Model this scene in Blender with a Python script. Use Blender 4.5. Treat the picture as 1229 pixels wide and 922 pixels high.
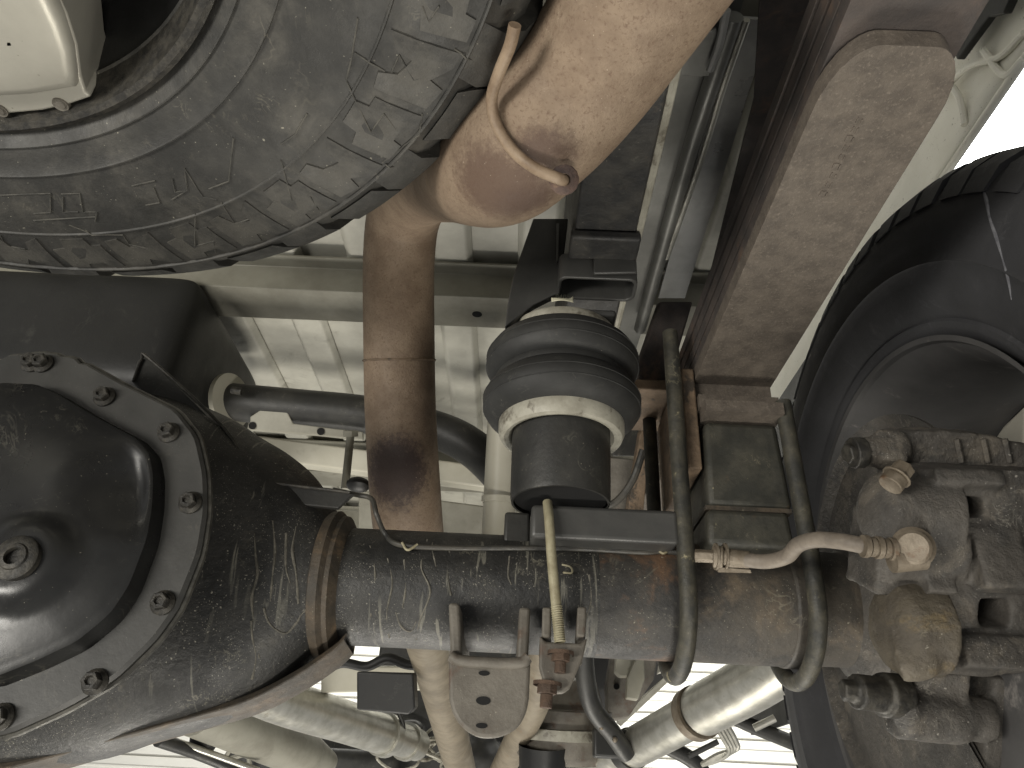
import bpy, bmesh, math, random
from mathutils import Vector, Matrix, Quaternion
random.seed(7)
R_ = math.radians
scene = bpy.context.scene
C = scene.collection
for o in list(bpy.data.objects): bpy.data.objects.remove(o)

# ------------------------------------------------------------------ camera
OZ = 1.1                                   # camera height above the shop floor
PITCH, YAW, ROLL, FPX, PW, PH = 30., 1., 3., 900., 1229., 922.
p_, y_, r_ = R_(PITCH), R_(YAW), R_(ROLL)
_R0 = Vector((math.cos(y_), math.sin(y_), 0))
CF = Vector((-math.sin(y_)*math.cos(p_), math.cos(y_)*math.cos(p_), math.sin(p_)))
_U0 = _R0.cross(CF)
CR = _R0*math.cos(r_) + _U0*math.sin(r_)
CU = -_R0*math.sin(r_) + _U0*math.cos(r_)
cd = bpy.data.cameras.new('camera'); cam = bpy.data.objects.new('camera', cd); C.objects.link(cam)
M4 = Matrix((CR, CU, -CF)).transposed().to_4x4(); M4.translation = Vector((0, 0, OZ))
cam.matrix_world = M4
cd.sensor_width = 36; cd.lens = 36*FPX/PW; cd.clip_start = .02; cd.clip_end = 100
scene.camera = cam

# ------------------------------------------------------------------ light
w = bpy.data.worlds.new('World'); scene.world = w; w.use_nodes = True
bg = w.node_tree.nodes['Background']; bg.inputs[0].default_value = (1.0, 1.0, .98, 1); bg.inputs[1].default_value = .23
scene.view_settings.view_transform = 'Standard'; scene.view_settings.look = 'None'
scene.view_settings.exposure = .34; scene.view_settings.gamma = 1
def area(name, loc, to, sx, sy, watt, col):
    l = bpy.data.lights.new(name, 'AREA'); l.shape = 'RECTANGLE'; l.size = sx; l.size_y = sy; l.energy = watt; l.color = col
    o = bpy.data.objects.new(name, l); C.objects.link(o); o.location = Vector(loc)+Vector((0, 0, OZ))
    o.rotation_euler = (Vector(to)-Vector(loc)).to_track_quat('-Z', 'Y').to_euler(); return o
area('shop_lamp_behind', (-2.1, -1.6, -.5), (.0, .7, .3), 1.6, .6, 62, (1, .96, .88))
area('work_lamp_low', (.35, -.1, -1.7), (.05, .9, .4), .5, .3, 19, (1, .95, .85))
area('shop_lamp_front', (-.2, 2.4, -2.0), (0, .9, .6), 1.2, .6, 36, (1, .95, .85))
area('door_fill', (.4, 4.0, 2.2), (.3, 6.2, .3), 4.0, .6, 150, (1, .98, .92))  # unseen light added to wash the far door out to white

# ------------------------------------------------------------------ geometry of the view (pixel -> point, in metres from the lens)
def ray(x, y): return CF + CR*((x-614.5)/FPX) + CU*((461.-y)/FPX)
def W(x, y, d): return ray(x, y)*d
def onX(x, y, X): v = ray(x, y); return v*(X/v.x)
def onY(x, y, Y): v = ray(x, y); return v*(Y/v.y)
def onZ(x, y, Z): v = ray(x, y); return v*(Z/v.z)
V = Vector

EXB = W(490, 600, .96)
# ------------------------------------------------------------------ materials
MATS = {}
def mat(name, c1, c2=None, scale=25, c3=None, t3=.6, s3=12, w3=.06, speck=None, drips=None, rough=(.5, .7), metal=0, bump=.2, bscale=180, spec=.5, mix=(.35, .65), bdist=.002, coat=0, burns=None, scuff=None):
    m = bpy.data.materials.new(name); m.use_nodes = True
    nt = m.node_tree; N = nt.nodes; L = nt.links; bs = N['Principled BSDF']
    tc = N.new('ShaderNodeTexCoord')
    def noise(s, det=6, ro=.6, vec=None, dist=0):
        n = N.new('ShaderNodeTexNoise'); n.inputs['Scale'].default_value = s; n.inputs['Detail'].default_value = det
        n.inputs['Roughness'].default_value = ro; n.inputs['Distortion'].default_value = dist
        L.new(vec or tc.outputs['Object'], n.inputs['Vector']); return n.outputs['Fac']
    def ramp(f, a, b):
        n = N.new('ShaderNodeMapRange'); n.interpolation_type = 'SMOOTHSTEP'
        n.inputs['From Min'].default_value = a; n.inputs['From Max'].default_value = b; L.new(f, n.inputs['Value']); return n.outputs[0]
    def mixc(f, a, b):
        n = N.new('ShaderNodeMix'); n.data_type = 'RGBA'
        L.new(f, n.inputs[0])
        for i, c in ((6, a), (7, b)):
            if isinstance(c, tuple): n.inputs[i].default_value = (*c, 1)
            else: L.new(c, n.inputs[i])
        return n.outputs[2]
    def mul(a, b):
        n = N.new('ShaderNodeMath'); n.operation = 'MULTIPLY'; L.new(a, n.inputs[0])
        if isinstance(b, (int, float)): n.inputs[1].default_value = b
        else: L.new(b, n.inputs[1])
        return n.outputs[0]
    f1 = noise(scale, 8, .65)
    col = mixc(ramp(f1, *mix), c1, c2 or c1)
    if c3:
        f3 = ramp(noise(s3, 9, .7, dist=.4), t3-w3, t3+w3); col = mixc(f3, col, c3)
    if drips:
        dc, amt, dirz = drips
        mp = N.new('ShaderNodeMapping'); mp.inputs['Scale'].default_value = dirz; L.new(tc.outputs['Object'], mp.inputs['Vector'])
        fd = ramp(noise(1, 4, .55, mp.outputs[0], .6), .60, .66)
        fm = ramp(noise(9, 2, .5), .44, .58)
        col = mixc(mul(mul(fd, fm), amt), col, dc)
    if scuff:
        for kk, f_ in enumerate((1, 2.7)):
            sb_ = N.new('ShaderNodeMath'); sb_.operation = 'SUBTRACT'; L.new(noise(scuff[2]*f_, 4, .55, dist=1.6), sb_.inputs[0]); sb_.inputs[1].default_value = .5
            ab_ = N.new('ShaderNodeMath'); ab_.operation = 'ABSOLUTE'; L.new(sb_.outputs[0], ab_.inputs[0])
            col = mixc(mul(mul(ramp(ab_.outputs[0], .022, .003), ramp(noise(scuff[2]*.55*f_, 3), .56, .72)), scuff[1]*.75), col, scuff[0])
    if burns:
        for (bc, (bx_, by_, bz_), sx_, sz_) in burns:
            mp = N.new('ShaderNodeMapping'); mp.vector_type = 'POINT'; mp.inputs['Location'].default_value = (-bx_/sx_, -by_/sz_, -bz_/sz_); mp.inputs['Scale'].default_value = (1/sx_, 1/sz_, 1/sz_)
            L.new(tc.outputs['Object'], mp.inputs['Vector']); ln = N.new('ShaderNodeVectorMath'); ln.operation = 'LENGTH'; L.new(mp.outputs[0], ln.inputs[0])
            ad = N.new('ShaderNodeMath'); ad.operation = 'MULTIPLY_ADD'; L.new(noise(150, 8, .8), ad.inputs[0]); ad.inputs[1].default_value = 1.1; L.new(ln.outputs['Value'], ad.inputs[2])
            col = mixc(mul(ramp(ad.outputs[0], 1.5, 1.0), .88), col, bc)
    if speck:
        sc, ss, p = speck
        for kk, (fs_, fp_, th_) in enumerate(((1., p, .26), (2.3, p*1.6, .30))):
            nv = N.new('ShaderNodeTexNoise'); nv.inputs['Scale'].default_value = ss*1.3; nv.inputs['Detail'].default_value = 3; L.new(tc.outputs['Object'], nv.inputs['Vector'])
            va = N.new('ShaderNodeVectorMath'); va.operation = 'MULTIPLY_ADD'; L.new(nv.outputs['Color'], va.inputs[0]); va.inputs[1].default_value = (1.1/ss/fs_,)*3; L.new(tc.outputs['Object'], va.inputs[2])
            vo = N.new('ShaderNodeTexVoronoi'); vo.inputs['Scale'].default_value = ss*fs_; L.new(va.outputs[0], vo.inputs['Vector'])
            sx = N.new('ShaderNodeSeparateColor'); L.new(vo.outputs['Color'], sx.inputs[0])
            sz = N.new('ShaderNodeMath'); sz.operation = 'MULTIPLY'; L.new(sx.outputs[1], sz.inputs[0]); sz.inputs[1].default_value = th_
            df = N.new('ShaderNodeMath'); df.operation = 'SUBTRACT'; L.new(sz.outputs[0], df.inputs[0]); L.new(vo.outputs['Distance'], df.inputs[1])
            near = ramp(df.outputs[0], -.04, .08); sel = ramp(sx.outputs[0], 1-fp_, 1-fp_+.02); clus = ramp(noise(14+9*kk, 3), .38, .62)
            col = mixc(mul(mul(mul(near, sel), clus), .75), col, sc)
    L.new(col, bs.inputs['Base Color'])
    rr = N.new('ShaderNodeMapRange'); rr.inputs['To Min'].default_value = rough[0]; rr.inputs['To Max'].default_value = rough[1]
    rr.inputs['From Min'].default_value = .3; rr.inputs['From Max'].default_value = .7
    L.new(noise(scale*1.7, 5), rr.inputs['Value']); L.new(rr.outputs[0], bs.inputs['Roughness'])
    bs.inputs['Metallic'].default_value = metal; bs.inputs['Specular IOR Level'].default_value = spec
    if coat: bs.inputs['Coat Weight'].default_value = coat; bs.inputs['Coat Roughness'].default_value = .15
    if bump:
        b = N.new('ShaderNodeBump'); b.inputs['Strength'].default_value = bump; b.inputs['Distance'].default_value = bdist
        L.new(noise(bscale, 6, .7), b.inputs['Height']); L.new(b.outputs[0], bs.inputs['Normal'])
    MATS[name] = m; return m
mat('rubber_spare', (.024, .0235, .0215), (.044, .0425, .038), 22, (.080, .075, .064), .58, 15, .14, ((.36, .34, .27), 260, .06), rough=(.5, .75), bump=.5, bscale=90, mix=(.38, .68), scuff=((.17, .155, .12), .5, 17))
mat('rubber_ridge', (.035, .034, .030), (.085, .08, .067), 60, rough=(.6, .8), bump=.2)
mat('rubber_wheel', (.034, .034, .036), (.046, .046, .049), 8, (.066, .065, .067), .66, 20, .08, rough=(.6, .8), bump=.25, bscale=140, scuff=((.13, .13, .14), .4, 14))
mat('rust_pipe', (.250, .186, .128), (.188, .134, .090), 40, (.135, .085, .055), .60, 380, .10, ((.5, .42, .32), 420, .05), rough=(.55, .75), bump=.6, bscale=420, bdist=.0015,
    burns=[((.035, .022, .022), W(474, 566, .912)-EXB, .055, .062), ((.05, .032, .028), W(628, 258, .50)-EXB, .036, .024), ((.095, .058, .040), W(602, 225, .50)-EXB, .055, .042), ((.080, .048, .034), W(648, 190, .462)-EXB, .036, .026)], scuff=((.10, .065, .045), .55, 34))
mat('burnt', (.05, .035, .032), (.11, .07, .055), 60, (.20, .13, .085), .58, 60, .06, rough=(.7, .85), bump=.7, bscale=300)
mat('pipe_cream', (.235, .20, .145), (.165, .138, .098), 20, (.20, .13, .07), .68, 14, .06, rough=(.45, .65), bump=.2, scuff=((.14, .09, .05), .6, 22))
mat('rod_tan', (.27, .20, .135), (.16, .11, .07), 40, rough=(.5, .7), bump=.3)
mat('black_gloss', (.010, .010, .010), (.017, .017, .016), 10, (.06, .057, .045), .72, 26, .06, ((.30, .28, .22), 330, .03), rough=(.24, .36), bump=.06, bscale=60, scuff=((.16, .15, .12), .35, 20))
mat('black_satin', (.020, .020, .019), (.036, .035, .031), 18, (.09, .08, .06), .70, 18, .06, ((.25, .23, .18), 240, .04), rough=(.4, .55), bump=.2, scuff=((.2, .19, .15), .4, 24))
mat('axle_black', (.016, .016, .0155), (.033, .032, .029), 26, (.066, .061, .050), .63, 18, .06, ((.38, .36, .30), 320, .50), ((.22, .21, .17), .6, (150, 16, 16)), rough=(.38, .6), bump=.5, bscale=150, scuff=((.27, .25, .19), .6, 22))
mat('axle_rust', (.022, .021, .020), (.048, .044, .038), 22, (.14, .082, .048), .59, 12, .08, ((.36, .34, .27), 300, .16), rough=(.45, .65), bump=.5, bscale=150, scuff=((.27, .25, .19), .5, 22))
mat('axle_end', (.028, .026, .023), (.065, .056, .044), 20, (.125, .098, .068), .60, 14, .10, ((.30, .28, .22), 300, .16), rough=(.5, .7), bump=.5, bscale=150, scuff=((.27, .25, .19), .4, 22))
mat('weld_rust', (.12, .085, .055), (.20, .14, .09), 40, (.05, .04, .03), .6, 30, rough=(.6, .8), bump=.8, bscale=120)
mat('leaf_rust', (.118, .098, .078), (.080, .066, .053), 70, (.18, .152, .122), .62, 420, .10, rough=(.6, .8), bump=.5, bscale=260, scuff=((.09, .065, .048), .5, 55))
mat('leaf_dark', (.075, .060, .052), (.045, .038, .035), 30, (.14, .09, .06), .62, 20, .10, rough=(.6, .8), bump=.4)
mat('block_black', (.026, .026, .021), (.055, .052, .040), 30, (.12, .08, .045), .64, 16, .08, ((.34, .30, .18), 200, .06), rough=(.45, .65), bump=.35, scuff=((.25, .22, .15), .5, 26))
mat('bolt_black', (.026, .026, .022), (.06, .055, .04), 60, (.34, .30, .18), .66, 45, .04, rough=(.45, .65), bump=.4, scuff=((.3, .27, .18), .5, 40))
mat('bolt_dark', (.022, .021, .019), (.06, .055, .045), 120, rough=(.35, .6), metal=.3, bump=.4, bscale=300)
mat('rust_nut', (.10, .062, .040), (.065, .043, .030), 80, rough=(.7, .9), bump=.8, bscale=300)
mat('zinc_rod', (.36, .33, .22), (.25, .22, .14), 50, (.14, .09, .05), .68, 40, rough=(.4, .6), bump=.3)
mat('smear', (.16, .16, .17), (.08, .08, .09), 90, rough=(.6, .8), bump=.5)
mat('collar', (.085, .066, .046), (.045, .038, .029), 40, (.15, .105, .065), .6, 26, .08, ((.3, .28, .2), 260, .1), rough=(.5, .7), bump=.6, bscale=160)
mat('edge_highlight', (.11, .105, .09), (.05, .048, .042), 60, rough=(.25, .4), metal=.3, bump=.2)  # paler grey paints in the highlight along the flange bevel
mat('flange_satin', (.050, .049, .045), (.036, .0355, .033), 14, (.085, .08, .068), .68, 24, .08, ((.34, .32, .27), 330, .06), rough=(.40, .52), bump=.1, scuff=((.16, .15, .12), .3, 20))
mat('drip_crust', (.17, .158, .128), (.08, .075, .06), 120, rough=(.6, .8), bump=.8, bscale=260)
mat('bracket_grey', (.165, .150, .125), (.105, .093, .076), 26, (.10, .06, .04), .62, 26, .09, ((.40, .37, .30), 240, .07), rough=(.45, .65), bump=.4, scuff=((.10, .07, .05), .6, 30))
mat('bag_rubber', (.018, .018, .017), (.032, .032, .030), 12, (.07, .068, .058), .68, 16, .08, ((.3, .28, .23), 260, .02), rough=(.55, .72), bump=.15, scuff=((.15, .145, .12), .4, 22))
mat('bead_metal', (.40, .385, .32), (.25, .235, .19), 25, (.12, .105, .08), .58, 30, rough=(.4, .6), bump=.25)
mat('frame_black', (.026, .026, .026), (.055, .052, .046), 26, (.10, .08, .06), .66, 30, .06, ((.3, .28, .22), 220, .03), rough=(.45, .65), bump=.7, bscale=90, scuff=((.2, .19, .15), .5, 24))
mat('bracket_black', (.045, .045, .043), (.062, .061, .057), 16, (.10, .095, .085), .74, 30, .05, rough=(.35, .5), bump=.12, scuff=((.16, .155, .14), .3, 26))
mat('cream_paint', (.50, .48, .40), (.42, .40, .32), 7, (.30, .28, .22), .68, 12, .08, rough=(.35, .5), bump=.05)
mat('floor_steel', (.58, .57, .50), (.44, .43, .375), 7, (.22, .21, .17), .66, 9, .10, rough=(.38, .55), bump=.08, scuff=((.2, .19, .15), .35, 10))
mat('beam_steel', (.30, .29, .24), (.22, .21, .17), 10, (.14, .12, .09), .68, 14, .08, rough=(.4, .6), bump=.1, scuff=((.12, .11, .085), .4, 14))
mat('sheet_shiny', (.42, .42, .41), (.30, .30, .29), 12, rough=(.25, .38), metal=.5, bump=.12, bscale=16, bdist=.01)
mat('sheet_dull', (.20, .20, .185), (.14, .14, .13), 12, rough=(.35, .5), metal=.3, bump=.1)
mat('fender_cream', (.80, .78, .70), (.74, .72, .63), 8, None, speck=((.16, .13, .09), 170, .30), rough=(.4, .55), bump=.05)
mat('alloy', (.50, .48, .41), (.43, .41, .35), 10, (.34, .32, .26), .70, 30, .05, ((.2, .18, .13), 160, .05), rough=(.28, .42), metal=.3, bump=.05)
mat('alloy_dark', (.085, .082, .080), (.06, .058, .057), 8, (.27, .25, .23), .66, 20, .08, rough=(.6, .75), metal=0, bump=.15)
mat('barrel_black', (.008, .008, .008), (.016, .016, .015), 10, (.05, .047, .04), .70, 22, .06, rough=(.35, .55), bump=.1)
mat('cast_iron', (.080, .072, .062), (.042, .039, .035), 26, (.135, .118, .095), .58, 22, .09, ((.34, .32, .28), 260, .28), rough=(.55, .75), bump=.8, bscale=110, bdist=.003, scuff=((.28, .26, .22), .6, 26))
mat('cast_ochre', (.105, .088, .062), (.065, .055, .042), 18, (.17, .125, .06), .62, 16, .08, ((.34, .32, .26), 230, .08), rough=(.55, .75), bump=.8, bscale=110, bdist=.003, scuff=((.28, .25, .18), .5, 26))
mat('hose', (.20, .17, .135), (.12, .10, .08), 40, rough=(.55, .7), bump=.3)
mat('fitting', (.215, .18, .135), (.13, .105, .075), 50, (.12, .07, .04), .62, 40, rough=(.4, .6), metal=.3, bump=.4)
mat('line_black', (.03, .03, .028), (.06, .055, .045), 60, rough=(.4, .6), bump=.2)
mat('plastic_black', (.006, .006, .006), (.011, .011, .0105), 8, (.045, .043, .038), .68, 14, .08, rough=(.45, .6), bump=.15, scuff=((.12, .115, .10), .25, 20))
mat('silver_tube', (.52, .51, .46), (.40, .39, .34), 30, (.25, .22, .16), .68, 20, .06, rough=(.28, .42), metal=.7, bump=.15, scuff=((.2, .18, .14), .4, 30))
mat('door_white', (.80, .79, .74), (.76, .75, .70), 2, rough=(.5, .6), bump=0)
mat('ceiling_white', (.78, .77, .73), (.74, .73, .69), 2, rough=(.6, .7), bump=.02)
mat('sticker', (.72, .69, .52), (.62, .59, .44), 60, rough=(.5, .6), bump=0)
mat('print_black', (.03, .03, .02), rough=(.6, .7), bump=0)
mat('hole_black', (.004, .004, .004), rough=(.8, .9), bump=0)
def emis(name, col, s):
    m = bpy.data.materials.new(name); m.use_nodes = True; b = m.node_tree.nodes['Principled BSDF']
    b.inputs['Emission Color'].default_value = (*col, 1); b.inputs['Emission Strength'].default_value = s
    b.inputs['Base Color'].default_value = (.8, .8, .8, 1); MATS[name] = m
emis('lamp_glow', (1, 1, .97), 9)

# ------------------------------------------------------------------ mesh builder
def catmull(pts, k=8):
    pts = [V(p) for p in pts]
    if len(pts) < 3: return pts
    P = [pts[0]*2-pts[1]]+pts+[pts[-1]*2-pts[-2]]; out = []
    for i in range(1, len(P)-2):
        a, b, c, d = P[i-1:i+3]
        for j in range(k):
            t = j/k
            out.append(.5*((2*b)+(c-a)*t+(2*a-5*b+4*c-d)*t*t+(3*b-a-3*c+d)*t**3))
    out.append(pts[-1]); return out
class MB:
    def __init__(s): s.v = []; s.f = []
    def add(s, vs, fs):
        n = len(s.v); s.v += [V(v) for v in vs]; s.f += [tuple(i+n for i in f) for f in fs]; return s
    def box(s, c, size, rot=None, ax=None):
        h = [x/2 for x in size]; c = V(c)
        m = rot if rot else Matrix.Identity(3)
        if ax: m = Matrix([V(a) for a in ax]).transposed()
        vs = [c+m @ V((a*h[0], b*h[1], d*h[2])) for a in (-1, 1) for b in (-1, 1) for d in (-1, 1)]
        return s.add(vs, [(0, 1, 3, 2), (4, 6, 7, 5), (0, 4, 5, 1), (2, 3, 7, 6), (0, 2, 6, 4), (1, 5, 7, 3)])
    def bb(s, lo, hi): lo, hi = V(lo), V(hi); return s.box((lo+hi)/2, hi-lo)
    def tube(s, path, r, n=14, k=8, caps=True, smooth=True):
        pts = catmull(path, k) if smooth else [V(p) for p in path]
        m = len(pts); rad = (lambda t: r) if not callable(r) else r
        if isinstance(r, (list, tuple)): rad = lambda t: r[min(int(t*(len(r)-1)), len(r)-2)]+(r[min(int(t*(len(r)-1)), len(r)-2)+1]-r[min(int(t*(len(r)-1)), len(r)-2)])*(t*(len(r)-1)-min(int(t*(len(r)-1)), len(r)-2))
        T = [(pts[min(i+1, m-1)]-pts[max(i-1, 0)]).normalized() for i in range(m)]
        nrm = T[0].orthogonal().normalized(); vs = []
        for i in range(m):
            if i:
                q = T[i-1].rotation_difference(T[i]); nrm = q @ nrm
            nrm = (nrm-T[i]*nrm.dot(T[i])).normalized(); b = T[i].cross(nrm); rr = rad(i/(m-1))
            vs += [pts[i]+(nrm*math.cos(2*math.pi*j/n)+b*math.sin(2*math.pi*j/n))*rr for j in range(n)]
        fs = [(i*n+j, i*n+(j+1) % n, (i+1)*n+(j+1) % n, (i+1)*n+j) for i in range(m-1) for j in range(n)]
        if caps: fs += [tuple(range(n-1, -1, -1)), tuple((m-1)*n+j for j in range(n))]
        return s.add(vs, fs)
    def cyl(s, a, b, r, r2=None, n=20): return s.tube([a, b], [r, r if r2 is None else r2], n, smooth=False)
    def lathe(s, prof, o, axis, n=48, closed=False, a0=0, a1=2*math.pi, ref=None):
        o = V(o); ax = V(axis).normalized(); u = V(ref) if ref else ax.orthogonal().normalized(); u = (u-ax*u.dot(ax)).normalized(); wv = ax.cross(u); full = abs(a1-a0-2*math.pi) < 1e-6
        cols = n if full else n+1; m = len(prof); vs = []
        for j in range(cols):
            t = a0+(a1-a0)*j/n
            for h, r in prof: vs.append(o+ax*h+(u*math.cos(t)+wv*math.sin(t))*r)
        fs = []
        mm = m if closed else m-1
        for j in range(n):
            j2 = (j+1) % cols
            for i in range(mm): fs.append((j*m+i, j2*m+i, j2*m+(i+1) % m, j*m+(i+1) % m))
        return s.add(vs, fs)
    def prism(s, poly, vec):
        n = len(poly); vec = V(vec); a = [V(p) for p in poly]; vs = a+[p+vec for p in a]
        fs = [tuple(range(n)), tuple(range(2*n-1, n-1, -1))]+[(i, n+i, n+(i+1) % n, (i+1) % n) for i in range(n)]
        return s.add(vs, fs)
    def sphere(s, c, r, n=16, sc=(1, 1, 1)):
        m = n//2; c = V(c); vs = []; fs = []
        for i in range(m+1):
            for j in range(n):
                a = math.pi*i/m; b = 2*math.pi*j/n
                vs.append(c+V((math.sin(a)*math.cos(b)*r*sc[0], math.sin(a)*math.sin(b)*r*sc[1], math.cos(a)*r*sc[2])))
        for i in range(m):
            for j in range(n): fs.append((i*n+j, i*n+(j+1) % n, (i+1)*n+(j+1) % n, (i+1)*n+j))
        return s.add(vs, fs)
    def grid(s, fn, nu, nv):
        vs = [fn(i/nu, j/nv) for i in range(nu+1) for j in range(nv+1)]
        return s.add(vs, [(i*(nv+1)+j, i*(nv+1)+j+1, (i+1)*(nv+1)+j+1, (i+1)*(nv+1)+j) for i in range(nu) for j in range(nv)])
    def build(s, name, m, parent=None, base=None, bevel=0, sharp=35, remesh=0, smooth=0, solid=0, label=None, kind=None, disp=0, dscale=.03):
        org = root_of(parent) if parent else V(base if base is not None else sum(s.v, V())/len(s.v))
        me = bpy.data.meshes.new(name); me.from_pydata([v-org for v in s.v], [], s.f)
        bm = bmesh.new(); bm.from_mesh(me); bmesh.ops.remove_doubles(bm, verts=bm.verts, dist=1e-6); bmesh.ops.recalc_face_normals(bm, faces=bm.faces); bm.to_mesh(me); bm.free()
        me.materials.append(MATS[m]); me.shade_smooth(); me.set_sharp_from_angle(angle=R_(sharp))
        o = bpy.data.objects.new(name, me); C.objects.link(o)
        if parent: o.parent = parent
        else: o.location = org+V((0, 0, OZ))
        if solid: md = o.modifiers.new('solid', 'SOLIDIFY'); md.thickness = solid; md.offset = 0
        if bevel: md = o.modifiers.new('bevel', 'BEVEL'); md.width = bevel; md.segments = 3; md.limit_method = 'ANGLE'; md.angle_limit = R_(30)
        if remesh:
            md = o.modifiers.new('remesh', 'REMESH'); md.mode = 'VOXEL'; md.voxel_size = remesh; md.use_smooth_shade = True
            if smooth: md = o.modifiers.new('smooth', 'SMOOTH'); md.iterations = smooth; md.factor = .5
            if disp:
                tx = bpy.data.textures.new(name, 'CLOUDS'); tx.noise_scale = dscale; tx.noise_depth = 3
                md = o.modifiers.new('disp', 'DISPLACE'); md.texture = tx; md.strength = disp; md.mid_level = .5; md.texture_coords = 'LOCAL'
        if label: o['label'] = label
        if kind: o['kind'] = kind
        return o
BASES = {}
def root_of(p):
    while p.parent: p = p.parent
    return BASES.get(p.name, p.location-V((0, 0, OZ)))
def thing(name, label, cat, base, group=None):
    o = bpy.data.objects.new(name, None); C.objects.link(o); o.location = V(base)+V((0, 0, OZ)); o.empty_display_size = .05
    BASES[o.name] = V(base); return tag(o, label, cat, group)
def tag(o, label, cat, group=None, kind=None):
    o['label'] = label; o['category'] = cat
    if group: o['group'] = group
    if kind: o['kind'] = kind
    return o
def structure(o): o['kind'] = 'structure'; return o
def local_mesh(mb, name, m, sharp=35):
    me = bpy.data.meshes.new(name); me.from_pydata(mb.v, [], mb.f)
    bm = bmesh.new(); bm.from_mesh(me); bmesh.ops.recalc_face_normals(bm, faces=bm.faces); bm.to_mesh(me); bm.free()
    me.materials.append(MATS[m]); me.shade_smooth(); me.set_sharp_from_angle(angle=R_(sharp)); return me
def put(me, name, parent, loc, quat=None, label=None, sc=1):
    o = bpy.data.objects.new(name, me); C.objects.link(o); o.parent = parent
    o.location = V(loc)-root_of(parent); o.scale = (sc, sc, sc)
    if quat: o.rotation_mode = 'QUATERNION'; o.rotation_quaternion = quat
    if label: o['label'] = label
    return o
def facing(d): return V((0, 0, 1)).rotation_difference(V(d).normalized())
def hexbolt(r, h, flange=True, m='bolt_dark'):
    b = MB()
    if flange: b.lathe([(0, 0), (0, r*1.4), (h*.2, r*1.4), (h*.42, r*1.05), (h*.42, 0)], (0, 0, 0), (0, 0, 1), 20)
    b.lathe([(h*.2, r*1.0), (h*.9, r*1.0), (h, r*.86), (h, r*.55), (h*.8, r*.4), (h*.8, 0)], (0, 0, 0), (0, 0, 1), 6)
    return local_mesh(b, 'bolt', m, 25)

# ------------------------------------------------------------------ setting: roller door far ahead, shop ceiling, ceiling lamp
AX = V((0, .704, .181))                       # axle line, along X
door = thing('garage_door', 'bright white sectional door with horizontal ribs far ahead of the truck', 'door', (0, 6.4, -1))
sl = MB().prism([(-4.5, 0, .008), (-4.5, -.012, .014), (-4.5, -.012, .07), (-4.5, -.002, .078), (-4.5, -.002, .090), (-4.5, -.012, .098), (-4.5, -.012, .152), (-4.5, 0, .158), (-4.5, .015, .158), (-4.5, .015, .008)], (9, 0, 0))
slm = local_mesh(sl, 'slat', 'door_white', 20)
for i in range(22): put(slm, 'slat', door, (0, 6.4, -1+i*.16))
MB().bb((-4.5, 6.42, -1), (4.5, 6.44, 2.52)).build('backing', 'door_white', door)
structure(MB().bb((-4, -3, 2.55), (5, 6.5, 2.6)).build('ceiling', 'ceiling_white'))
lp = onZ(1196, 128, 2.42)
cl = thing('ceiling_light', 'glaring white panel lamp above the right tyre, past the body side', 'lamp', lp)
MB().bb(lp+V((-.33, -.63, .03)), lp+V((.33, .63, .09))).build('housing', 'ceiling_white', cl, bevel=.005)
MB().bb(lp+V((-.30, -.60, .0)), lp+V((.30, .60, .028))).build('diffuser', 'lamp_glow', cl)

# ------------------------------------------------------------------ truck bed seen from below
FZ = .76
bed = thing('truck_bed', 'pale ribbed steel truck bed seen from underneath', 'truck bed', (0, 1.0, FZ))
MB().bb((-1.0, -.3, FZ), (.36, 2.6, FZ+.006)).build('floor_panel', 'floor_steel', bed)
for i in range(10):
    x = -.93+i*.135
    b = MB(); b.prism([(x-.034, -.3, FZ-.001), (x-.024, -.3, FZ-.014), (x+.024, -.3, FZ-.014), (x+.034, -.3, FZ-.001)], (0, 2.88, 0))
    b.build('floor_rib', 'floor_steel', bed, bevel=.004)
def channel(name, ya, yb, zb, x0=-1.0, x1=.30, mname='beam_steel', holes=()):
    b = MB(); t = .004; z1 = FZ-.016
    b.prism([(x0, ya-.03, z1), (x0, ya, z1), (x0, ya, zb), (x0, yb, zb), (x0, yb, z1), (x0, yb+.03, z1), (x0, yb+.03, z1-t), (x0, yb+t, z1-t), (x0, yb+t, zb-t), (x0, ya-t, zb-t), (x0, ya-t, z1-t), (x0, ya-.03, z1-t)], (x1-x0, 0, 0))
    o = b.build(name, mname, bed, bevel=.0015)
    for hx, hy in holes:
        MB().cyl((hx, hy, zb-t-.0006), (hx, hy, zb-t+.001), .008, n=18).build('hole', 'hole_black', o)
    return o
h = onZ(573, 379, .70)
channel('crossmember', .945, 1.02, .70, holes=((h.x, h.y-.01),))
channel('crossmember', 1.62, 1.70, .68)
channel('crossmember', 2.05, 2.15, .66)
MB().bb((-1.0, .42, .68), (.3, .50, FZ-.015)).build('crossmember', 'beam_steel', bed, bevel=.004)
sl_ = onZ(558, 618, .655)
MB().cyl(onZ(543, 618, .662), onZ(575, 619, .662), .006).build('slot', 'hole_black', bed)
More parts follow.
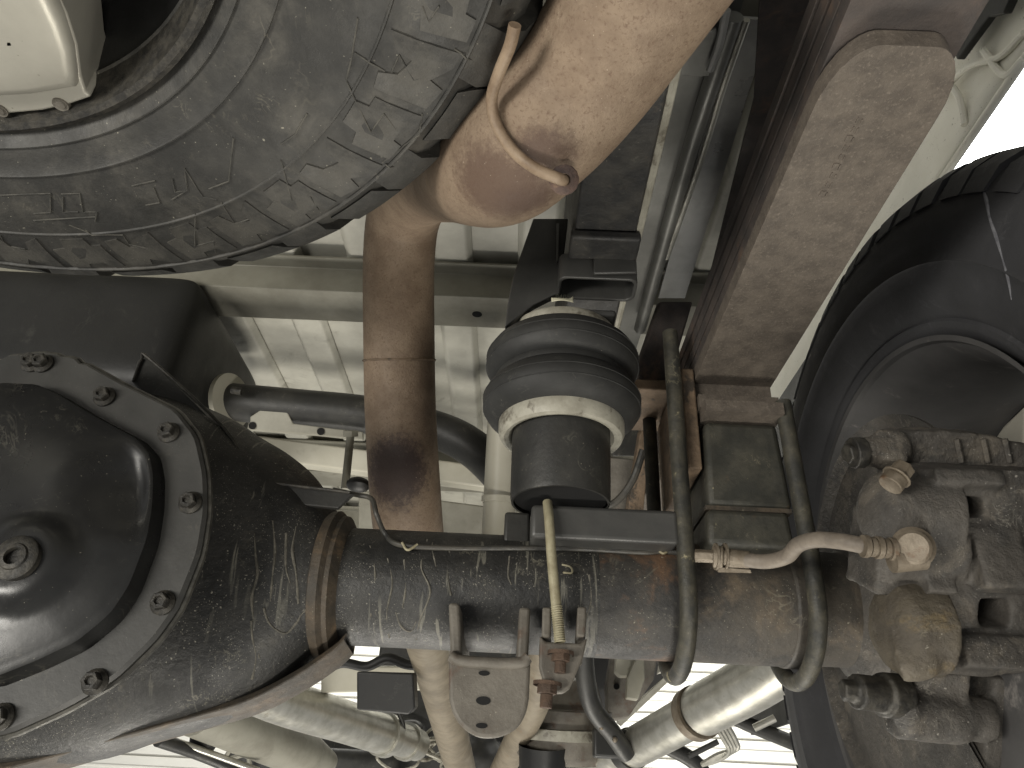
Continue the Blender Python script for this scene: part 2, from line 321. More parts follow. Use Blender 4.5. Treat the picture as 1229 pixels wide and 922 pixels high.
# bed side panel over the right wheel
b = MB(); b.grid(lambda u, v: V((.62+.02*math.sin(v*3), -.2+2.2*u, 0.868+.5*v)), 30, 12)
sp = b.build('side_panel', 'fender_cream', bed, solid=.004)
MB().tube([(.622, -.2, .868), (.622, 2.0, .868)], .006, smooth=False).build('hem', 'fender_cream', bed)
for pts in ([(1128, 112), (1162, 80), (1200, 68), (1229, 40)], [(1128, 90), (1150, 115), (1158, 150)], [(1180, 60), (1205, 90), (1229, 70)]):
    MB().tube([onX(x, y, .618) for x, y in pts], .005, 8).build('seam_sealer', 'fender_cream', bed)
MB().prism([onX(x, y, .60) for x, y in ((1112, -30), (1110, 14), (1133, 30), (1148, 72), (1186, 20), (1204, 16), (1225, -30))], (.012, 0, 0)).build('liner_edge', 'plastic_black', bed, bevel=.002)
# inner sheet strips between frame and leaf spring
def strip(name, px, Z, m, th=.004, bevel=0, label=None): return MB().prism([onZ(x, y, Z) for x, y in px], (0, 0, th)).build(name, m, bed, bevel=bevel, label=label)
strip('sill_panel', [(770, -40), (905, -40), (800, 300), (745, 480), (700, 480), (760, 300)], .668, 'sheet_dull')
strip('wheelhouse_liner', [(915, -60), (1150, -60), (1010, 200), (900, 420), (830, 420), (905, 120)], .60, 'leaf_dark')
MB().bb((.59, .92, .2), (.60, 2.0, .862)).build('dark_backing', 'plastic_black', bed)  # black panel added to darken the bright gap between leaf spring and tyre
strip('shiny_sheet', [(884, 22), (915, 24), (905, 90), (822, 358), (790, 358)], .652, 'sheet_shiny')
MB().tube([onZ(881, 20, .645), onZ(826, 190, .645), onZ(768, 395, .645)], .009, 12).build('weld_flange', 'sheet_dull', bed)
MB().tube([onZ(896, 24, .643), onZ(868, 105, .643), onZ(842, 190, .643), onZ(800, 310, .643)], .0035, 10).build('weld_flange', 'silver_tube', bed)
strip('cross_plate', [(815, 50), (860, 35), (868, 90), (835, 93), (812, 90)], .64, 'sheet_dull', bevel=.001)
MB().tube([onZ(872, 12, .63), onZ(864, 50, .63), onZ(852, 84, .63)], .004, 8).build('wire_clip', 'sheet_shiny', bed)

# ------------------------------------------------------------------ frame rail with air spring mount
RX0, RX1, RZ = .043, .102, .49
fr = thing('frame_rail', 'black crusted frame rail running above the air spring', 'frame rail', (.07, .6, RZ))
MB().bb((RX0, -.3, RZ), (RX1, 2.8, RZ+.008)).bb((RX0, -.3, RZ+.008), (RX0+.008, 2.8, RZ+.19)).build('rail', 'frame_black', fr, bevel=.003)
MB().tube([(RX1+.002, -.3, RZ+.004), (RX1+.001, .2, RZ+.003), (RX1+.003, .45, RZ+.004), (RX1+.001, 1.0, RZ+.004)], .0042, 8).build('flange_lip', 'bead_metal', fr)
MB().bb((RX0-.004, .545, RZ-.012), (RX1+.004, .578, RZ-.001)).build('weld_band', 'frame_black', fr, bevel=.003)
gus = [onY(x, y, .60) for x, y in ((640, 262), (682, 262), (672, 352), (664, 354), (640, 366), (606, 392), (609, 365), (616, 330), (628, 296))]
MB().prism(gus, (0, .01, 0)).build('gusset_plate', 'bracket_black', fr, bevel=.0015)
MB().prism([onY(x, y, .597) for x, y in ((668, 268), (671, 268), (670, 312), (668, 314))], (0, .003, 0)).build('gusset_edge', 'sheet_dull', fr)
# rectangular bump-stop cup, open downwards
def rrect(cx, cy, hx, hy, r, z, n=5):
    out = []
    for sx, sy, a0 in ((1, 1, 0), (-1, 1, 90), (-1, -1, 180), (1, -1, 270)):
        for i in range(n+1):
            a = R_(a0+90*i/n); out.append(V((cx+sx*(hx-r)+r*math.cos(a), cy+sy*(hy-r)+r*math.sin(a), z)))
    return out
def hollow(name, cx, cy, hx, hy, z0, z1, t, m, parent, r=.01):
    oA, oB = rrect(cx, cy, hx, hy, r, z0), rrect(cx, cy, hx, hy, r, z1); iA, iB = rrect(cx, cy, hx-t, hy-t, r-t*.6, z0), rrect(cx, cy, hx-t, hy-t, r-t*.6, z1-.004)
    n = len(oA); b = MB(); fs = []
    for i in range(n):
        j = (i+1) % n; fs += [(i, j, n+j, n+i), (2*n+i, 3*n+i, 3*n+j, 2*n+j), (i, 2*n+i, 2*n+j, j)]
    fs += [tuple(range(n, 2*n)), tuple(range(3*n, 4*n))]
    b.add(oA+oB+iA+iB, fs); return b.build(name, m, parent, bevel=.0012)
cup = hollow('bump_stop_cup', .069, .5985, .039, .0185, .458, .4885, .0035, 'bracket_black', fr, .009)
MB().prism([onY(x, y, .5785) for x, y in ((712, 305), (760, 304), (764, 330), (712, 331))], (0, -.004, 0)).build('cup_tab', 'bracket_black', fr, bevel=.0015)
MB().bb((.020, .60, .4285), (.088, .67, .436)).build('mount_plate', 'bracket_black', fr, bevel=.003)
MB().bb((.078, .655, .38), (.094, .672, .47)).build('mount_leg', 'weld_rust', fr, bevel=.003)

# ------------------------------------------------------------------ air spring
bx, by = .038, .641
A0 = V((bx, by, 0))
asp = thing('air_spring', 'black two-lobed rubber air spring standing on a black cup over the axle', 'air spring', (bx, by, .249))
prof = []
def lobe(zc, hz, r0, r1, n=14, a0=-90, a1=90): return [(zc+hz*math.sin(R_(a0+(a1-a0)*i/n)), r0+(r1-r0)*math.cos(R_(a0+(a1-a0)*i/n))) for i in range(n+1)]
MB().lathe([(.324, .04)]+lobe(.3475, .0225, .054, .0765)+lobe(.3925, .0225, .054, .0760)+[(.416, .03)], A0, (0, 0, 1), 72).build('bag', 'bag_rubber', asp, sharp=60)
MB().lathe([(.367, .056), (.367, .0660), (.370, .0665), (.373, .0660), (.373, .056)], A0, (0, 0, 1), 64).build('girdle_hoop', 'bag_rubber', asp)
for z, r in ((.341, .0757), (.352, .0762), (.387, .0755), (.398, .0757)):
    MB().lathe([(z-.0006, r-.001), (z, r+.0006), (z+.0006, r-.001)], A0, (0, 0, 1), 64).build('mould_line', 'bag_rubber', asp)
MB().lathe([(.319, .0455), (.312, .0500), (.3105, .0540), (.312, .0575), (.317, .0598), (.327, .0600), (.333, .0590), (.335, .057), (.335, .045)], A0, (0, 0, 1), 64).build('bead_ring', 'bead_metal', asp)
MB().lathe([(.408, .045), (.413, .0535), (.419, .0560), (.425, .0560), (.428, .054), (.428, .03), (.428, .0)], A0, (0, 0, 1), 64).build('top_plate', 'bead_metal', asp)
MB().lathe([(.247, .0425), (.247, .0445), (.252, .0455), (.318, .0465), (.318, .02)], A0, (0, 0, 1), 48).build('piston_cup', 'black_satin', asp)
MB().lathe([(.2505, 0), (.2505, .0422)], A0, (0, 0, 1), 40).build('cup_base', 'hole_black', asp)
# curled sticker with printed digits on the top plate
tgt = onY(675, 360, .583)
st = MB(); st.grid(lambda u, v: V((tgt.x-.0105+.021*u, .5815-.003*math.sin(u*3.1)+.004*v, tgt.z-.004+.008*v*(1-.25*math.sin(u*math.pi))+.003*max(0, u-.9)*10*v)), 16, 4)
sto = st.build('sticker', 'sticker', asp, solid=.0004, label='small cream sticker reading 0405')
tcv = bpy.data.curves.new('print', 'FONT'); tcv.body = '0405'; tcv.size = .0062; tcv.align_x = 'CENTER'; tcv.align_y = 'CENTER'; tcv.extrude = .0001; tcv.space_character = 1.15
to = bpy.data.objects.new('print_tmp', tcv); C.objects.link(to)
me = bpy.data.meshes.new_from_object(to.evaluated_get(bpy.context.evaluated_depsgraph_get())); bpy.data.objects.remove(to)
me.materials.clear(); me.materials.append(MATS['print_black'])
po = put(me, 'printed_digits', sto, (tgt.x, .5775, tgt.z-.0002)); po.rotation_euler = (R_(90), 0, 0); po.location.y = .5775-by
# lower mount: cross tube, block, tie rod
q0, q1 = onY(636, 630, .655), onY(822, 636, .655)
MB().bb((.012, .632, .212), (.142, .672, .243)).build('mount_beam', 'bracket_black', asp, bevel=.004)
MB().bb((-.012, .668, .214), (.012, .70, .248)).build('mount_block', 'black_satin', asp, bevel=.003)
MB().cyl((.100, .640, .235), (.132, .640, .235), .004).build('bead_weld', 'weld_rust', asp)
rp = [onY(657, 603, .632), onY(659, 625, .624), onY(663, 680, .622), onY(672, 770, .622)]
MB().tube(rp, .0043, 12).build('tie_rod', 'zinc_rod', asp)
b = MB()
for i in range(16):
    q = rp[2].lerp(rp[3], .55+.45*i/15); b.lathe([(-.0008, .004), (0, .0049), (.0008, .004)], q, rp[3]-rp[2], 12)
b.build('thread', 'zinc_rod', asp)

# ------------------------------------------------------------------ rear axle
axl = thing('rear_axle', 'black grimy rear axle with bolted differential cover across the lower half', 'axle', (0, .704, .181))
MB().tube([(-.160, .704, .181), (.02, .704, .181), (.075, .704, .181)], .053, 56, 2).build('tube', 'axle_black', axl)
MB().tube([(.0745, .704, .181), (.148, .704, .181)], .0532, 56, smooth=False).build('tube', 'axle_rust', axl, label='rust patched middle of the axle tube')
MB().tube([(.1475, .704, .181), (.25, .704, .181), (.251, .704, .181), (.36, .704, .181)], [.053, .053, .0515, .0505], 56, smooth=False).build('tube', 'axle_end', axl)
MB().tube([(.244, .704, .181), (.268, .704, .181)], .0545, 56, smooth=False).build('spring_pad', 'axle_end', axl, bevel=.003)
# weld ring where the cast housing meets the tube
b = MB(); b.lathe([(-.180, .060), (-.176, .0672), (-.168, .0682), (-.164, .064), (-.160, .0635), (-.157, .058), (-.154, .053)], AX, (1, 0, 0), 64)
b.build('housing_collar', 'collar', axl)
# cast housing, lofted from collar to cover
secs = [(-.172, .181, .064, .064), (-.200, .184, .098, .069), (-.230, .186, .119, .072), (-.262, .188, .134, .078), (-.300, .1925, .150, .092), (-.36, .191, .168, .112), (-.46, .187, .174, .126), (-.56, .19, .16, .118), (-.66, .185, .09, .08)]
sc4 = []
for i in range(len(secs)-1):
    for k in range(5):
        t = k/5; A_, B_, C_, D_ = secs[max(0, i-1)], secs[i], secs[i+1], secs[min(len(secs)-1, i+2)]
        sc4.append(tuple(.5*(2*B_[j]+(C_[j]-A_[j])*t+(2*A_[j]-5*B_[j]+4*C_[j]-D_[j])*t*t+(3*B_[j]-A_[j]-3*C_[j]+D_[j])*t**3) for j in range(4)))
sc4.append(secs[-1])
b = MB(); n = 72; vs = []; fs = []
for (x, zc, hz, hy) in sc4:
    for j in range(n):
        a = 2*math.pi*j/n; c_, s_ = math.cos(a), math.sin(a); e = 1-.15*max(0, min(1, (-.172-x)/.07))
        vs.append(V((x, .704+hy*abs(c_)**e*(1 if c_ > 0 else -1), zc+hz*abs(s_)**e*(1 if s_ > 0 else -1))))
for i in range(len(sc4)-1):
    for j in range(n): fs.append((i*n+j, i*n+(j+1) % n, (i+1)*n+(j+1) % n, (i+1)*n+j))
b.add(vs, fs); ho = b.build('housing', 'axle_black', axl, sharp=60)
from mathutils.bvhtree import BVHTree
HB = BVHTree.FromPolygons(vs, fs)
def hs(x, y, off=.0):
    v = ray(x, y); h_ = HB.ray_cast(V((0, 0, 0)), v.normalized())
    return h_[0]+h_[1]*(off if h_[1].dot(v) < 0 else -off) if h_[0] else onY(x, y, .66)
# lower casting lip
lip = [onY(x, y, .672)+V((0, 0, .004)) for x, y in ((412, 776), (395, 792), (350, 822), (290, 852), (200, 878), (120, 900), (30, 926), (-60, 946))]
lp_ = catmull(lip, 6); b = MB(); vs = []; fs = []
for i, q in enumerate(lp_):
    vs += [q+V((0, .003, .008)), q+V((0, -.002, .001)), q+V((0, .05, -.002)), q+V((0, .05, .008))]
for i in range(len(lp_)-1):
    for j in range(4): fs.append((i*4+j, i*4+(j+1) % 4, i*4+4+(j+1) % 4, i*4+4+j))
b.add(vs, fs); b.build('casting_lip', 'collar', axl, bevel=.002)
# top bracket plate on the housing
pl = [onY(x, y, .648) for x, y in ((165, 432), (171, 430), (182, 432), (250, 500), (275, 525), (298, 566), (310, 576), (345, 582), (425, 592), (405, 610), (300, 600), (240, 540), (158, 458))]
MB().prism(pl, (0, .006, 0)).build('top_bracket', 'black_satin', axl, bevel=.0012)
MB().tube([onY(x, y, .646) for x, y in ((160, 458), (170, 432), (180, 431), (270, 515), (298, 566), (320, 578), (420, 591))], .0016, 8, 5).build('bracket_edge', 'bolt_dark', axl)
# housing bosses and drip crust
rd = random.Random(5)
for pts in ([(305, 640), (306, 665), (308, 690), (301, 715), (303, 740), (310, 790)], [(328, 625), (330, 660), (327, 690), (326, 722)], [(355, 632), (352, 660), (357, 690), (357, 725)], [(343, 640), (344, 680), (347, 700)], [(318, 730), (322, 745), (330, 755), (345, 760), (355, 748), (362, 738), (370, 730)], [(303, 745), (302, 765), (306, 790), (304, 815)]):
    MB().tube([hs(x+rd.uniform(-1.5, 1.5), y, .0) for i, (x, y) in enumerate(pts)], [rd.uniform(.0004, .0014) for _ in range(7)], 8, 6).build('dried_drip', 'drip_crust', axl)
# ---- differential cover
CY0 = .572
def cv(x, y): q = onY(x, y, CY0); return (q.x, q.z)
outer_px = [(0, 434), (45, 423), (70, 423), (92, 430), (150, 462), (212, 492), (238, 525), (248, 570), (249, 615), (241, 665), (215, 730), (188, 768), (140, 815), (80, 850), (0, 886)]
inner_px = [(0, 470), (40, 467), (58, 468), (80, 478), (130, 508), (178, 533), (195, 552), (200, 580), (199, 615), (193, 655), (172, 712), (150, 746), (110, 780), (60, 804), (0, 828)]
XM = -.430
def closed(px):
    rgt = [cv(*p) for p in px]; return rgt+[(2*XM-x, z) for x, z in reversed(rgt)]
def resamp(poly, ctr, n=144):
    out = []; pts = [V((x, 0, z)) for x, z in poly]; pts = [a_.lerp(b_, k_/6) for a_, b_ in zip(pts, pts[1:]+pts[:1]) for k_ in range(6)]; pts = [(pts[i_-1]+pts[i_]*2+pts[(i_+1) % len(pts)])/4 for i_ in range(len(pts))]
    ang = sorted((math.atan2(q.z-ctr[1], q.x-ctr[0]), (q.x-ctr[0]), q.z-ctr[1]) for q in pts)
    m = len(ang)
    for k in range(n):
        t = -math.pi+2*math.pi*(k+.5)/n
        for i in range(m):
            a, bq = ang[i-1], ang[i]
            aa = a[0]-(2*math.pi if i == 0 else 0)
            if aa <= t <= bq[0] or (i == 0 and t > ang[-1][0]):
                tt = t-(2*math.pi if (i == 0 and t > ang[-1][0]) else 0); f = (tt-aa)/max(1e-9, bq[0]-aa)
                out.append((a[1]+(bq[1]-a[1])*f, a[2]+(bq[2]-a[2])*f)); break
    return out
ctr = (XM, .185)
OUT, INN = resamp(closed(outer_px), ctr), resamp(closed(inner_px), ctr)
_pq = onY(20, 670, CY0-.036); plug = (_pq.x, _pq.z)
def cov(x, z, t):
    f = max(0, min(1, (1-t)/.035)); h = .014*f*f*(3-2*f)+.011*max(0, 1-(t/.95)**4)
    d = math.hypot(x-plug[0], z-plug[1]); s_ = max(0, min(1, (.040-d)/.016)); h += .008*s_*s_*(3-2*s_)
    k = max(0, 1-abs(z-.215)/.05); k = k*k*(3-2*k); g = max(0, min(1, (x+.36)/.05))*max(0, min(1, (.95-t)/.06)); h -= .009*g*k
    return h
b = MB(); n = len(OUT); loops = []
loops.append([(x, .012, z) for x, z in OUT]); loops.append([(x, -.0, z) for x, z in OUT])
loops.append([(x*.985, -.0025, z*.985) for x, z in OUT])
loops.append([(x*1.03, -.0025, z*1.03) for x, z in INN])
for t in [1.0, .985, .97, .955, .94, .92, .90, .87, .83, .78, .73, .68, .63, .58, .53, .48, .43, .38, .33, .28, .23, .18, .13, .08, .03]:
    loops.append([(x*t, -.0025-cov(ctr[0]+x*t, ctr[1]+z*t, t), z*t) for x, z in INN])
fl_ = loops[:4]+[[(x, -.0026, z) for x, z in INN], [(x*.99, .004, z*.99) for x, z in INN]]
bf = MB(); bf.add([V((ctr[0]+x, CY0+y, ctr[1]+z)) for lp2 in fl_ for x, y, z in lp2], [(i*n+j, i*n+(j+1) % n, (i+1)*n+(j+1) % n, (i+1)*n+j) for i in range(5) for j in range(n)])
loops = [[(x*1.002, .002, z*1.002) for x, z in INN]]+loops[4:]
vs = [V((ctr[0]+x, CY0+y, ctr[1]+z)) for lp2 in loops for x, y, z in lp2]
fs = [(i*n+j, i*n+(j+1) % n, (i+1)*n+(j+1) % n, (i+1)*n+j) for i in range(len(loops)-1) for j in range(n)]+[tuple((len(loops)-1)*n+j for j in range(n))]
b.add(vs, fs); cover = b.build('differential_cover', 'black_gloss', axl, sharp=50, label='glossy black stamped cover with a ring of bolts')
bf.build('flange', 'flange_satin', cover, sharp=40)
bead = [V((ctr[0]+x*1.004, CY0+.004, ctr[1]+z*1.004)) for x, z in OUT]
MB().tube(bead+[bead[0]], .0026, 8, smooth=False, caps=False).build('highlight_bead', 'edge_highlight', cover)  # thin bead carrying the painted highlight of the flange edge
hb = hexbolt(.0066, .010)
for (x, y) in ((52, 437), (126, 477), (203, 520), (229, 604), (196, 724), (115, 819), (2, 861)):
    q = onY(x, y, CY0-.0025)
    o = put(hb, 'bolt', cover, q, facing((0, -1, 0)) @ Quaternion((0, 0, 1), random.random()))
    if x < 180: put(hb, 'bolt', cover, (2*XM-q.x, q.y, q.z), facing((0, -1, 0)))
q = V((plug[0], CY0-.0025-cov(plug[0], plug[1], .3), plug[1]))
MB().lathe([(-.004, .0165), (.003, .0163), (.004, .015), (.0045, .0100), (.0060, .0092), (.0065, .0062), (.002, .0058), (.002, 0)], q, (0, -1, 0), 36).build('fill_plug', 'bolt_dark', cover)
# shock bracket (U channel) and clevis under the tube
bY = .637
def P(x, y, dY=0): return onY(x, y, bY+dY)
r0 = MB()
# web plate (camera side), rounded lower corners
web = [P(538, 784), P(550, 792), P(625, 795), P(637, 788), P(635, 835)]+catmull([P(635, 838), P(631, 856), P(622, 872), P(607, 882), P(590, 886), P(572, 884), P(555, 873), P(544, 857), P(539, 840)], 4)
r0.prism(web, (0, .006, 0))
for (a, bq) in (((538, 722), (541, 786)), ((637, 728), (634, 790))):
    s_ = 1 if a[0] < 590 else -1
    pA, pB = P(*a), P(*bq); zT = .181+.02
    poly = [V((pA.x, bY+.002, pA.z)), V((pB.x, bY+.001, pB.z)), V((pB.x, bY+.008, pB.z-.006)), P(541 if s_ > 0 else 632, 842, .008), P(541 if s_ > 0 else 632, 842)+V((0, .07, .01)), V((pB.x, .74, .150)), V((pA.x, .66, pA.z))]
    r0.prism(poly, (s_*.0095, 0, 0))
sb = r0.build('shock_bracket', 'bracket_grey', axl, bevel=.003, label='worn grey steel channel bracket hanging under the tube')
MB().tube([P(541, 787, -.001), P(552, 793, -.001), P(588, 796, -.001), P(624, 796, -.001), P(634, 789, -.001)], .0047, 12).build('rolled_edge', 'bracket_grey', sb)
for (x, y, rx, rz) in ((581, 808, .0045, .002), (580, 841, .0058, .0032), (578, 871, .0045, .002)):
    q = P(x, y, -.0006); MB().lathe([(0, 0), (0, 1), (.0012, 1)], (0, 0, 0), (0, -1, 0), 20)
    ell = [q+V((rx*math.cos(a*.3142), 0, rz*math.sin(a*.3142))) for a in range(20)]
    MB().prism(ell, (0, .0015, 0)).build('hole', 'hole_black', sb)
# clevis
b = MB(); cY = .626
def K(x, y, dY=0): return onY(x, y, cY+dY)
b.prism([K(648, 762), K(655, 770), K(697, 772), K(705, 765), K(700, 790), K(684, 826), K(676, 832), K(664, 832), K(652, 818), K(647, 800)], (0, .008, 0))
for xa, xb, s_ in ((651, 650, 1), (704, 702, -1)):
    b.prism([K(xa, 728), K(xb, 764), K(xb, 770, .010), K(xb-(s_ < 0)*4, 800, .010), K(xb-(s_ < 0)*4, 800, .03), K(xa, 745, .035)], (s_*.0075, 0, 0))
ck = b.build('clevis_bracket', 'bracket_grey', axl, bevel=.002)
for top, bot, rr in (((673, 785), (672, 808), .0075), ((657, 822), (655, 850), .008)):
    a, c_ = K(*top, -.004), K(*bot, -.004); bb_ = MB(); bb_.tube([a, a.lerp(c_, .4)], rr, 6, smooth=False); bb_.cyl(a.lerp(c_, .4), c_, rr*.62, n=12)
    bb_.lathe([(-.002, rr*1.4), (0.001, rr*1.4)], a, c_-a, 16); bb_.build('nut', 'rust_nut', ck, bevel=.0006)
# brake line along the tube
def axs(x, y, off=.003):
    v = ray(x, y); a = v.y**2+v.z**2; bb_ = -2*(v.y*.704+v.z*.181); c_ = .704**2+.181**2-(.053+off)**2; D = bb_*bb_-4*a*c_
    t = (-bb_-math.sqrt(D))/(2*a) if D > 0 else -bb_/(2*a); return v*t
MB().tube([onY(400, 588, .665), onY(428, 594, .66), onY(446, 599, .655), onY(452, 618, .648), axs(462, 640), axs(480, 654), axs(540, 658), axs(620, 658), axs(700, 659), axs(770, 663), axs(800, 662), axs(838, 668, .02)], .0024, 10, 8).build('brake_line', 'line_black', axl)
for (x, y) in ((490, 657), (795, 661)):
    q = axs(x, y, .004); MB().tube([q+V((-.006, 0, .004)), q+V((0, -.002, -.003)), q+V((.008, 0, .003))], .0012, 8).build('line_clip', 'zinc_rod', axl)
tip = axs(672, 683, .004)
MB().tube([tip+V((.002, 0, .004)), tip+V((.009, -.004, .001)), tip+V((.010, -.004, -.004)), tip+V((.003, 0, -.003))], .0009, 8).build('wire_tag', 'zinc_rod', axl)

for pts in ([(466, 670), (470, 700), (463, 735), (466, 765)], [(512, 648), (507, 680), (515, 710), (505, 745), (500, 768)], [(486, 672), (488, 705), (484, 730)], [(445, 655), (450, 690), (444, 740)], [(528, 640), (518, 655), (522, 680)], [(475, 735), (480, 752), (492, 758), (498, 746)], [(540, 660), (536, 690), (540, 715)], [(612, 668), (609, 690), (613, 702)], [(706, 690), (709, 720), (704, 742)]):
    MB().tube([axs(x+rd.uniform(-1.5, 1.5), y, -.0001) for x, y in pts], [rd.uniform(.0003, .0012) for _ in range(7)], 8, 6).build('dried_drip', 'drip_crust', axl)
# ------------------------------------------------------------------ leaf spring pack
LX0, LX1 = .172, .250
lf = thing('leaf_spring', 'rusty leaf spring pack clamped on a black block over the axle', 'leaf spring', (.21, .70, .341))
def leaf(y0, y1, z, t, dx=0, name='leaf', m='leaf_rust', tip=.03, rise=0, label=None):
    xa, xb = LX0+dx, LX1-dx; xm = (xa+xb)/2; hw = (xb-xa)/2; pts = []
    # plan outline with a rounded rear tip
    n = 24; rows = []
    for i in range(n+1):
        u = (i/n)**2.6; y = y0+(y1-y0)*u
        d = (y-y0); f = 1 if d >= tip else math.sqrt(max(0, 1-(1-d/tip)**2))*.62+.38
        z_ = z+rise*(1-u)**2
        rows.append((y, f, z_))
    vs = []; fs = []
    for y, f, z_ in rows: vs += [V((xm-hw*f, y, z_)), V((xm+hw*f, y, z_)), V((xm+hw*f, y, z_+t)), V((xm-hw*f, y, z_+t))]
    for i in range(n):
        for j in range(4): fs.append((i*4+j, i*4+(j+1) % 4, i*4+4+(j+1) % 4, i*4+4+j))
    fs += [(0, 1, 2, 3), (n*4+3, n*4+2, n*4+1, n*4)]
    b = MB(); b.add(vs, fs); return b.build(name, m, lf, bevel=.0018, label=label)
leaf(.625, .82, .3415, .012, .002, tip=.0)
leaf(.640, .80, .3535, .014, .0, tip=.0)
leaf(.655, .95, .368, .020, .001, tip=0)
leaf(.270, 1.20, .388, .014, 0, tip=.045, label='broad rusty lower leaf with rounded tip')
leaf(.05, 1.35, .4035, .012, .0015, m='leaf_dark', rise=.0)
leaf(-.10, 1.45, .4165, .012, .001, m='leaf_dark')
leaf(-.25, 1.50, .4295, .012, .0015, m='leaf_dark', rise=.01)
leaf(-.30, 1.55, .4425, .012, .001, m='leaf_dark', rise=.02)
# raised stamp on the lower leaf
for i in range(9):
    q = onZ(987+i*5.2, 232-i*11, .3879); MB().box(q, (.0008+.003*(i % 3 == 0), .0045, .0012)).box(q+V((.003, .001, 0)), (.0008, .0035+.001*(i % 2), .0012)).build('stamp_mark', 'leaf_rust', lf)
# axle block: upper block with seam, lower pad
def prof_block(name, x0, x1, y0, y1, z0, z1, k, m):
    b = MB(); b.prism([(x0, y0, z0), (x1, y0, z0), (x1-k, y0, z1), (x0+k, y0, z1)], (0, y1-y0, 0)); return b.build(name, m, lf, bevel=.006)
prof_block('spacer_block', .172, .250, .643, .765, .253, .340, .004, 'block_black')
prof_block('spring_seat', .168, .246, .640, .765, .215, .250, .002, 'block_black')
MB().bb((.170, .6435, .2495), (.248, .76, .2535)).build('rust_seam', 'collar', lf)
MB().bb((.158, .645, .29), (.171, .78, .40)).build('clamp_plate', 'weld_rust', lf, bevel=.002)
MB().bb((.118, .70, .405), (.172, .80, .418)).build('top_clamp', 'weld_rust', lf, bevel=.002)
# U-bolts
def ubolt(x, ytop_r, ztop, lean=0):
    r = .0595+.0075; pts = [V((x+lean, .704-r-.001, ztop)), V((x+lean*.4, .704-r, .27)), V((x, .704-r, .20))]
    for i in range(1, 12):
        a = R_(180+180*i/12); pts.append(V((x, .704+r*math.cos(a), .181+r*math.sin(a)*.98)))
    pts += [V((x, .704+r, .20)), V((x+lean*.4, .704+r, .27)), V((x+lean, .704+r, ztop))]
    MB().tube(pts, .0078, 16, 4).build('u_bolt', 'bolt_black', lf)
ubolt(.1475, 0, .436); ubolt(.256, 0, .36, -.004)

# ------------------------------------------------------------------ exhaust
ex = thing('exhaust_pipe', 'tan rusty exhaust pipe rising behind the axle and bending out past the spare tyre', 'exhaust pipe', W(490, 600, .96))
PR = .045
path = [(556, 935, 2.3), (520, 795, 1.60), (503, 720, 1.2), (492, 650, .99), (487, 600, .955), (481, 500, .955), (479, 400, .955), (479, 310, .95), (486, 255, .92), (506, 222, .84), (544, 208, .70), (598, 198, .555), (650, 152, .505), (702, 92, .48), (752, 18, .445), (830, -100, .40)]
pp = [W(*p) for p in path]
low = MB(); low.tube(pp[:4], PR*.98, 32, 8); low.build('front_pipe', 'pipe_cream', ex)
MB().tube(pp[3:], PR, 48, 14).build('tail_pipe', 'rust_pipe', ex, sharp=70)
fine = catmull(pp, 30)
def near(x, y):
    best = None
    for i, q in enumerate(fine[3*30:]):
        d = q.dot(CF); u = 614.5+FPX*q.dot(CR)/d; v = 461-FPX*q.dot(CU)/d; e = (u-x)**2+(v-y)**2
        if best is None or e < best[0]: best = (e, i+3*30)
    return best[1]
def ringat(x, y, name, m, r=.0016):
    i = near(x, y); q = fine[i]; t = fine[i+1]-fine[i-1]
    u = t.orthogonal().normalized(); wv = t.normalized().cross(u); pts = [q+(u*math.cos(a*.196)+wv*math.sin(a*.196))*(PR+.0003+random.uniform(0, .0004)) for a in range(33)]
    MB().tube(pts[:32]+[pts[0]], lambda t: r*(.6+.5*abs(math.sin(t*61)))+.0002*math.sin(t*200), 8, smooth=False, caps=False).build(name, m, ex)
ringat(479, 432, 'weld_seam', 'weld_rust'); 
HR = [(618, 30, .42), (612, 55, .43), (598, 90, .445), (590, 120, .46), (596, 150, .465), (615, 180, .464), (642, 202, .460), (672, 215, .462), (678, 216, .475)]
MB().tube([W(*p) for p in HR], .0037, 14, 8).build('hanger_rod', 'rod_tan', ex)
MB().lathe([(-.003, .004), (0, .0095), (.002, .008), (.004, .004)], W(677, 216, .470), ray(676, 214)*-1, 16).build('rod_weld', 'burnt', ex)

# ------------------------------------------------------------------ spare wheel, lying flat
SC = V((-.395, .125, 0)); SZ = .392
sw = thing('spare_wheel', 'dusty knobbly spare tyre hung flat under the bed, top left', 'spare wheel', SC+V((0, 0, SZ)))
def rg(r, z, h=.0012, w_=.0012): return [(z, r-w_), (z-h, r-w_*.4), (z-h, r+w_*.4), (z, r+w_)]
prf = [(.43, .235), (.418, .246), (.412, .250), (.406, .253)]+rg(.2605, .400)+[(.396, .270)]+rg(.281, .3925)+[(.389, .30), (.387, .32)]+rg(.3385, .387)+[(.388, .36), (.391, .378)]+rg(.390, .3935, .0018, .0016)+[(.399, .400), (.407, .408), (.42, .416), (.445, .420), (.50, .422), (.60, .422), (.63, .415), (.65, .39), (.66, .34), (.65, .27), (.63, .25)]
ty = MB().lathe(prf, SC, (0, 0, 1), 160).build('tyre', 'rubber_spare', sw, sharp=50)
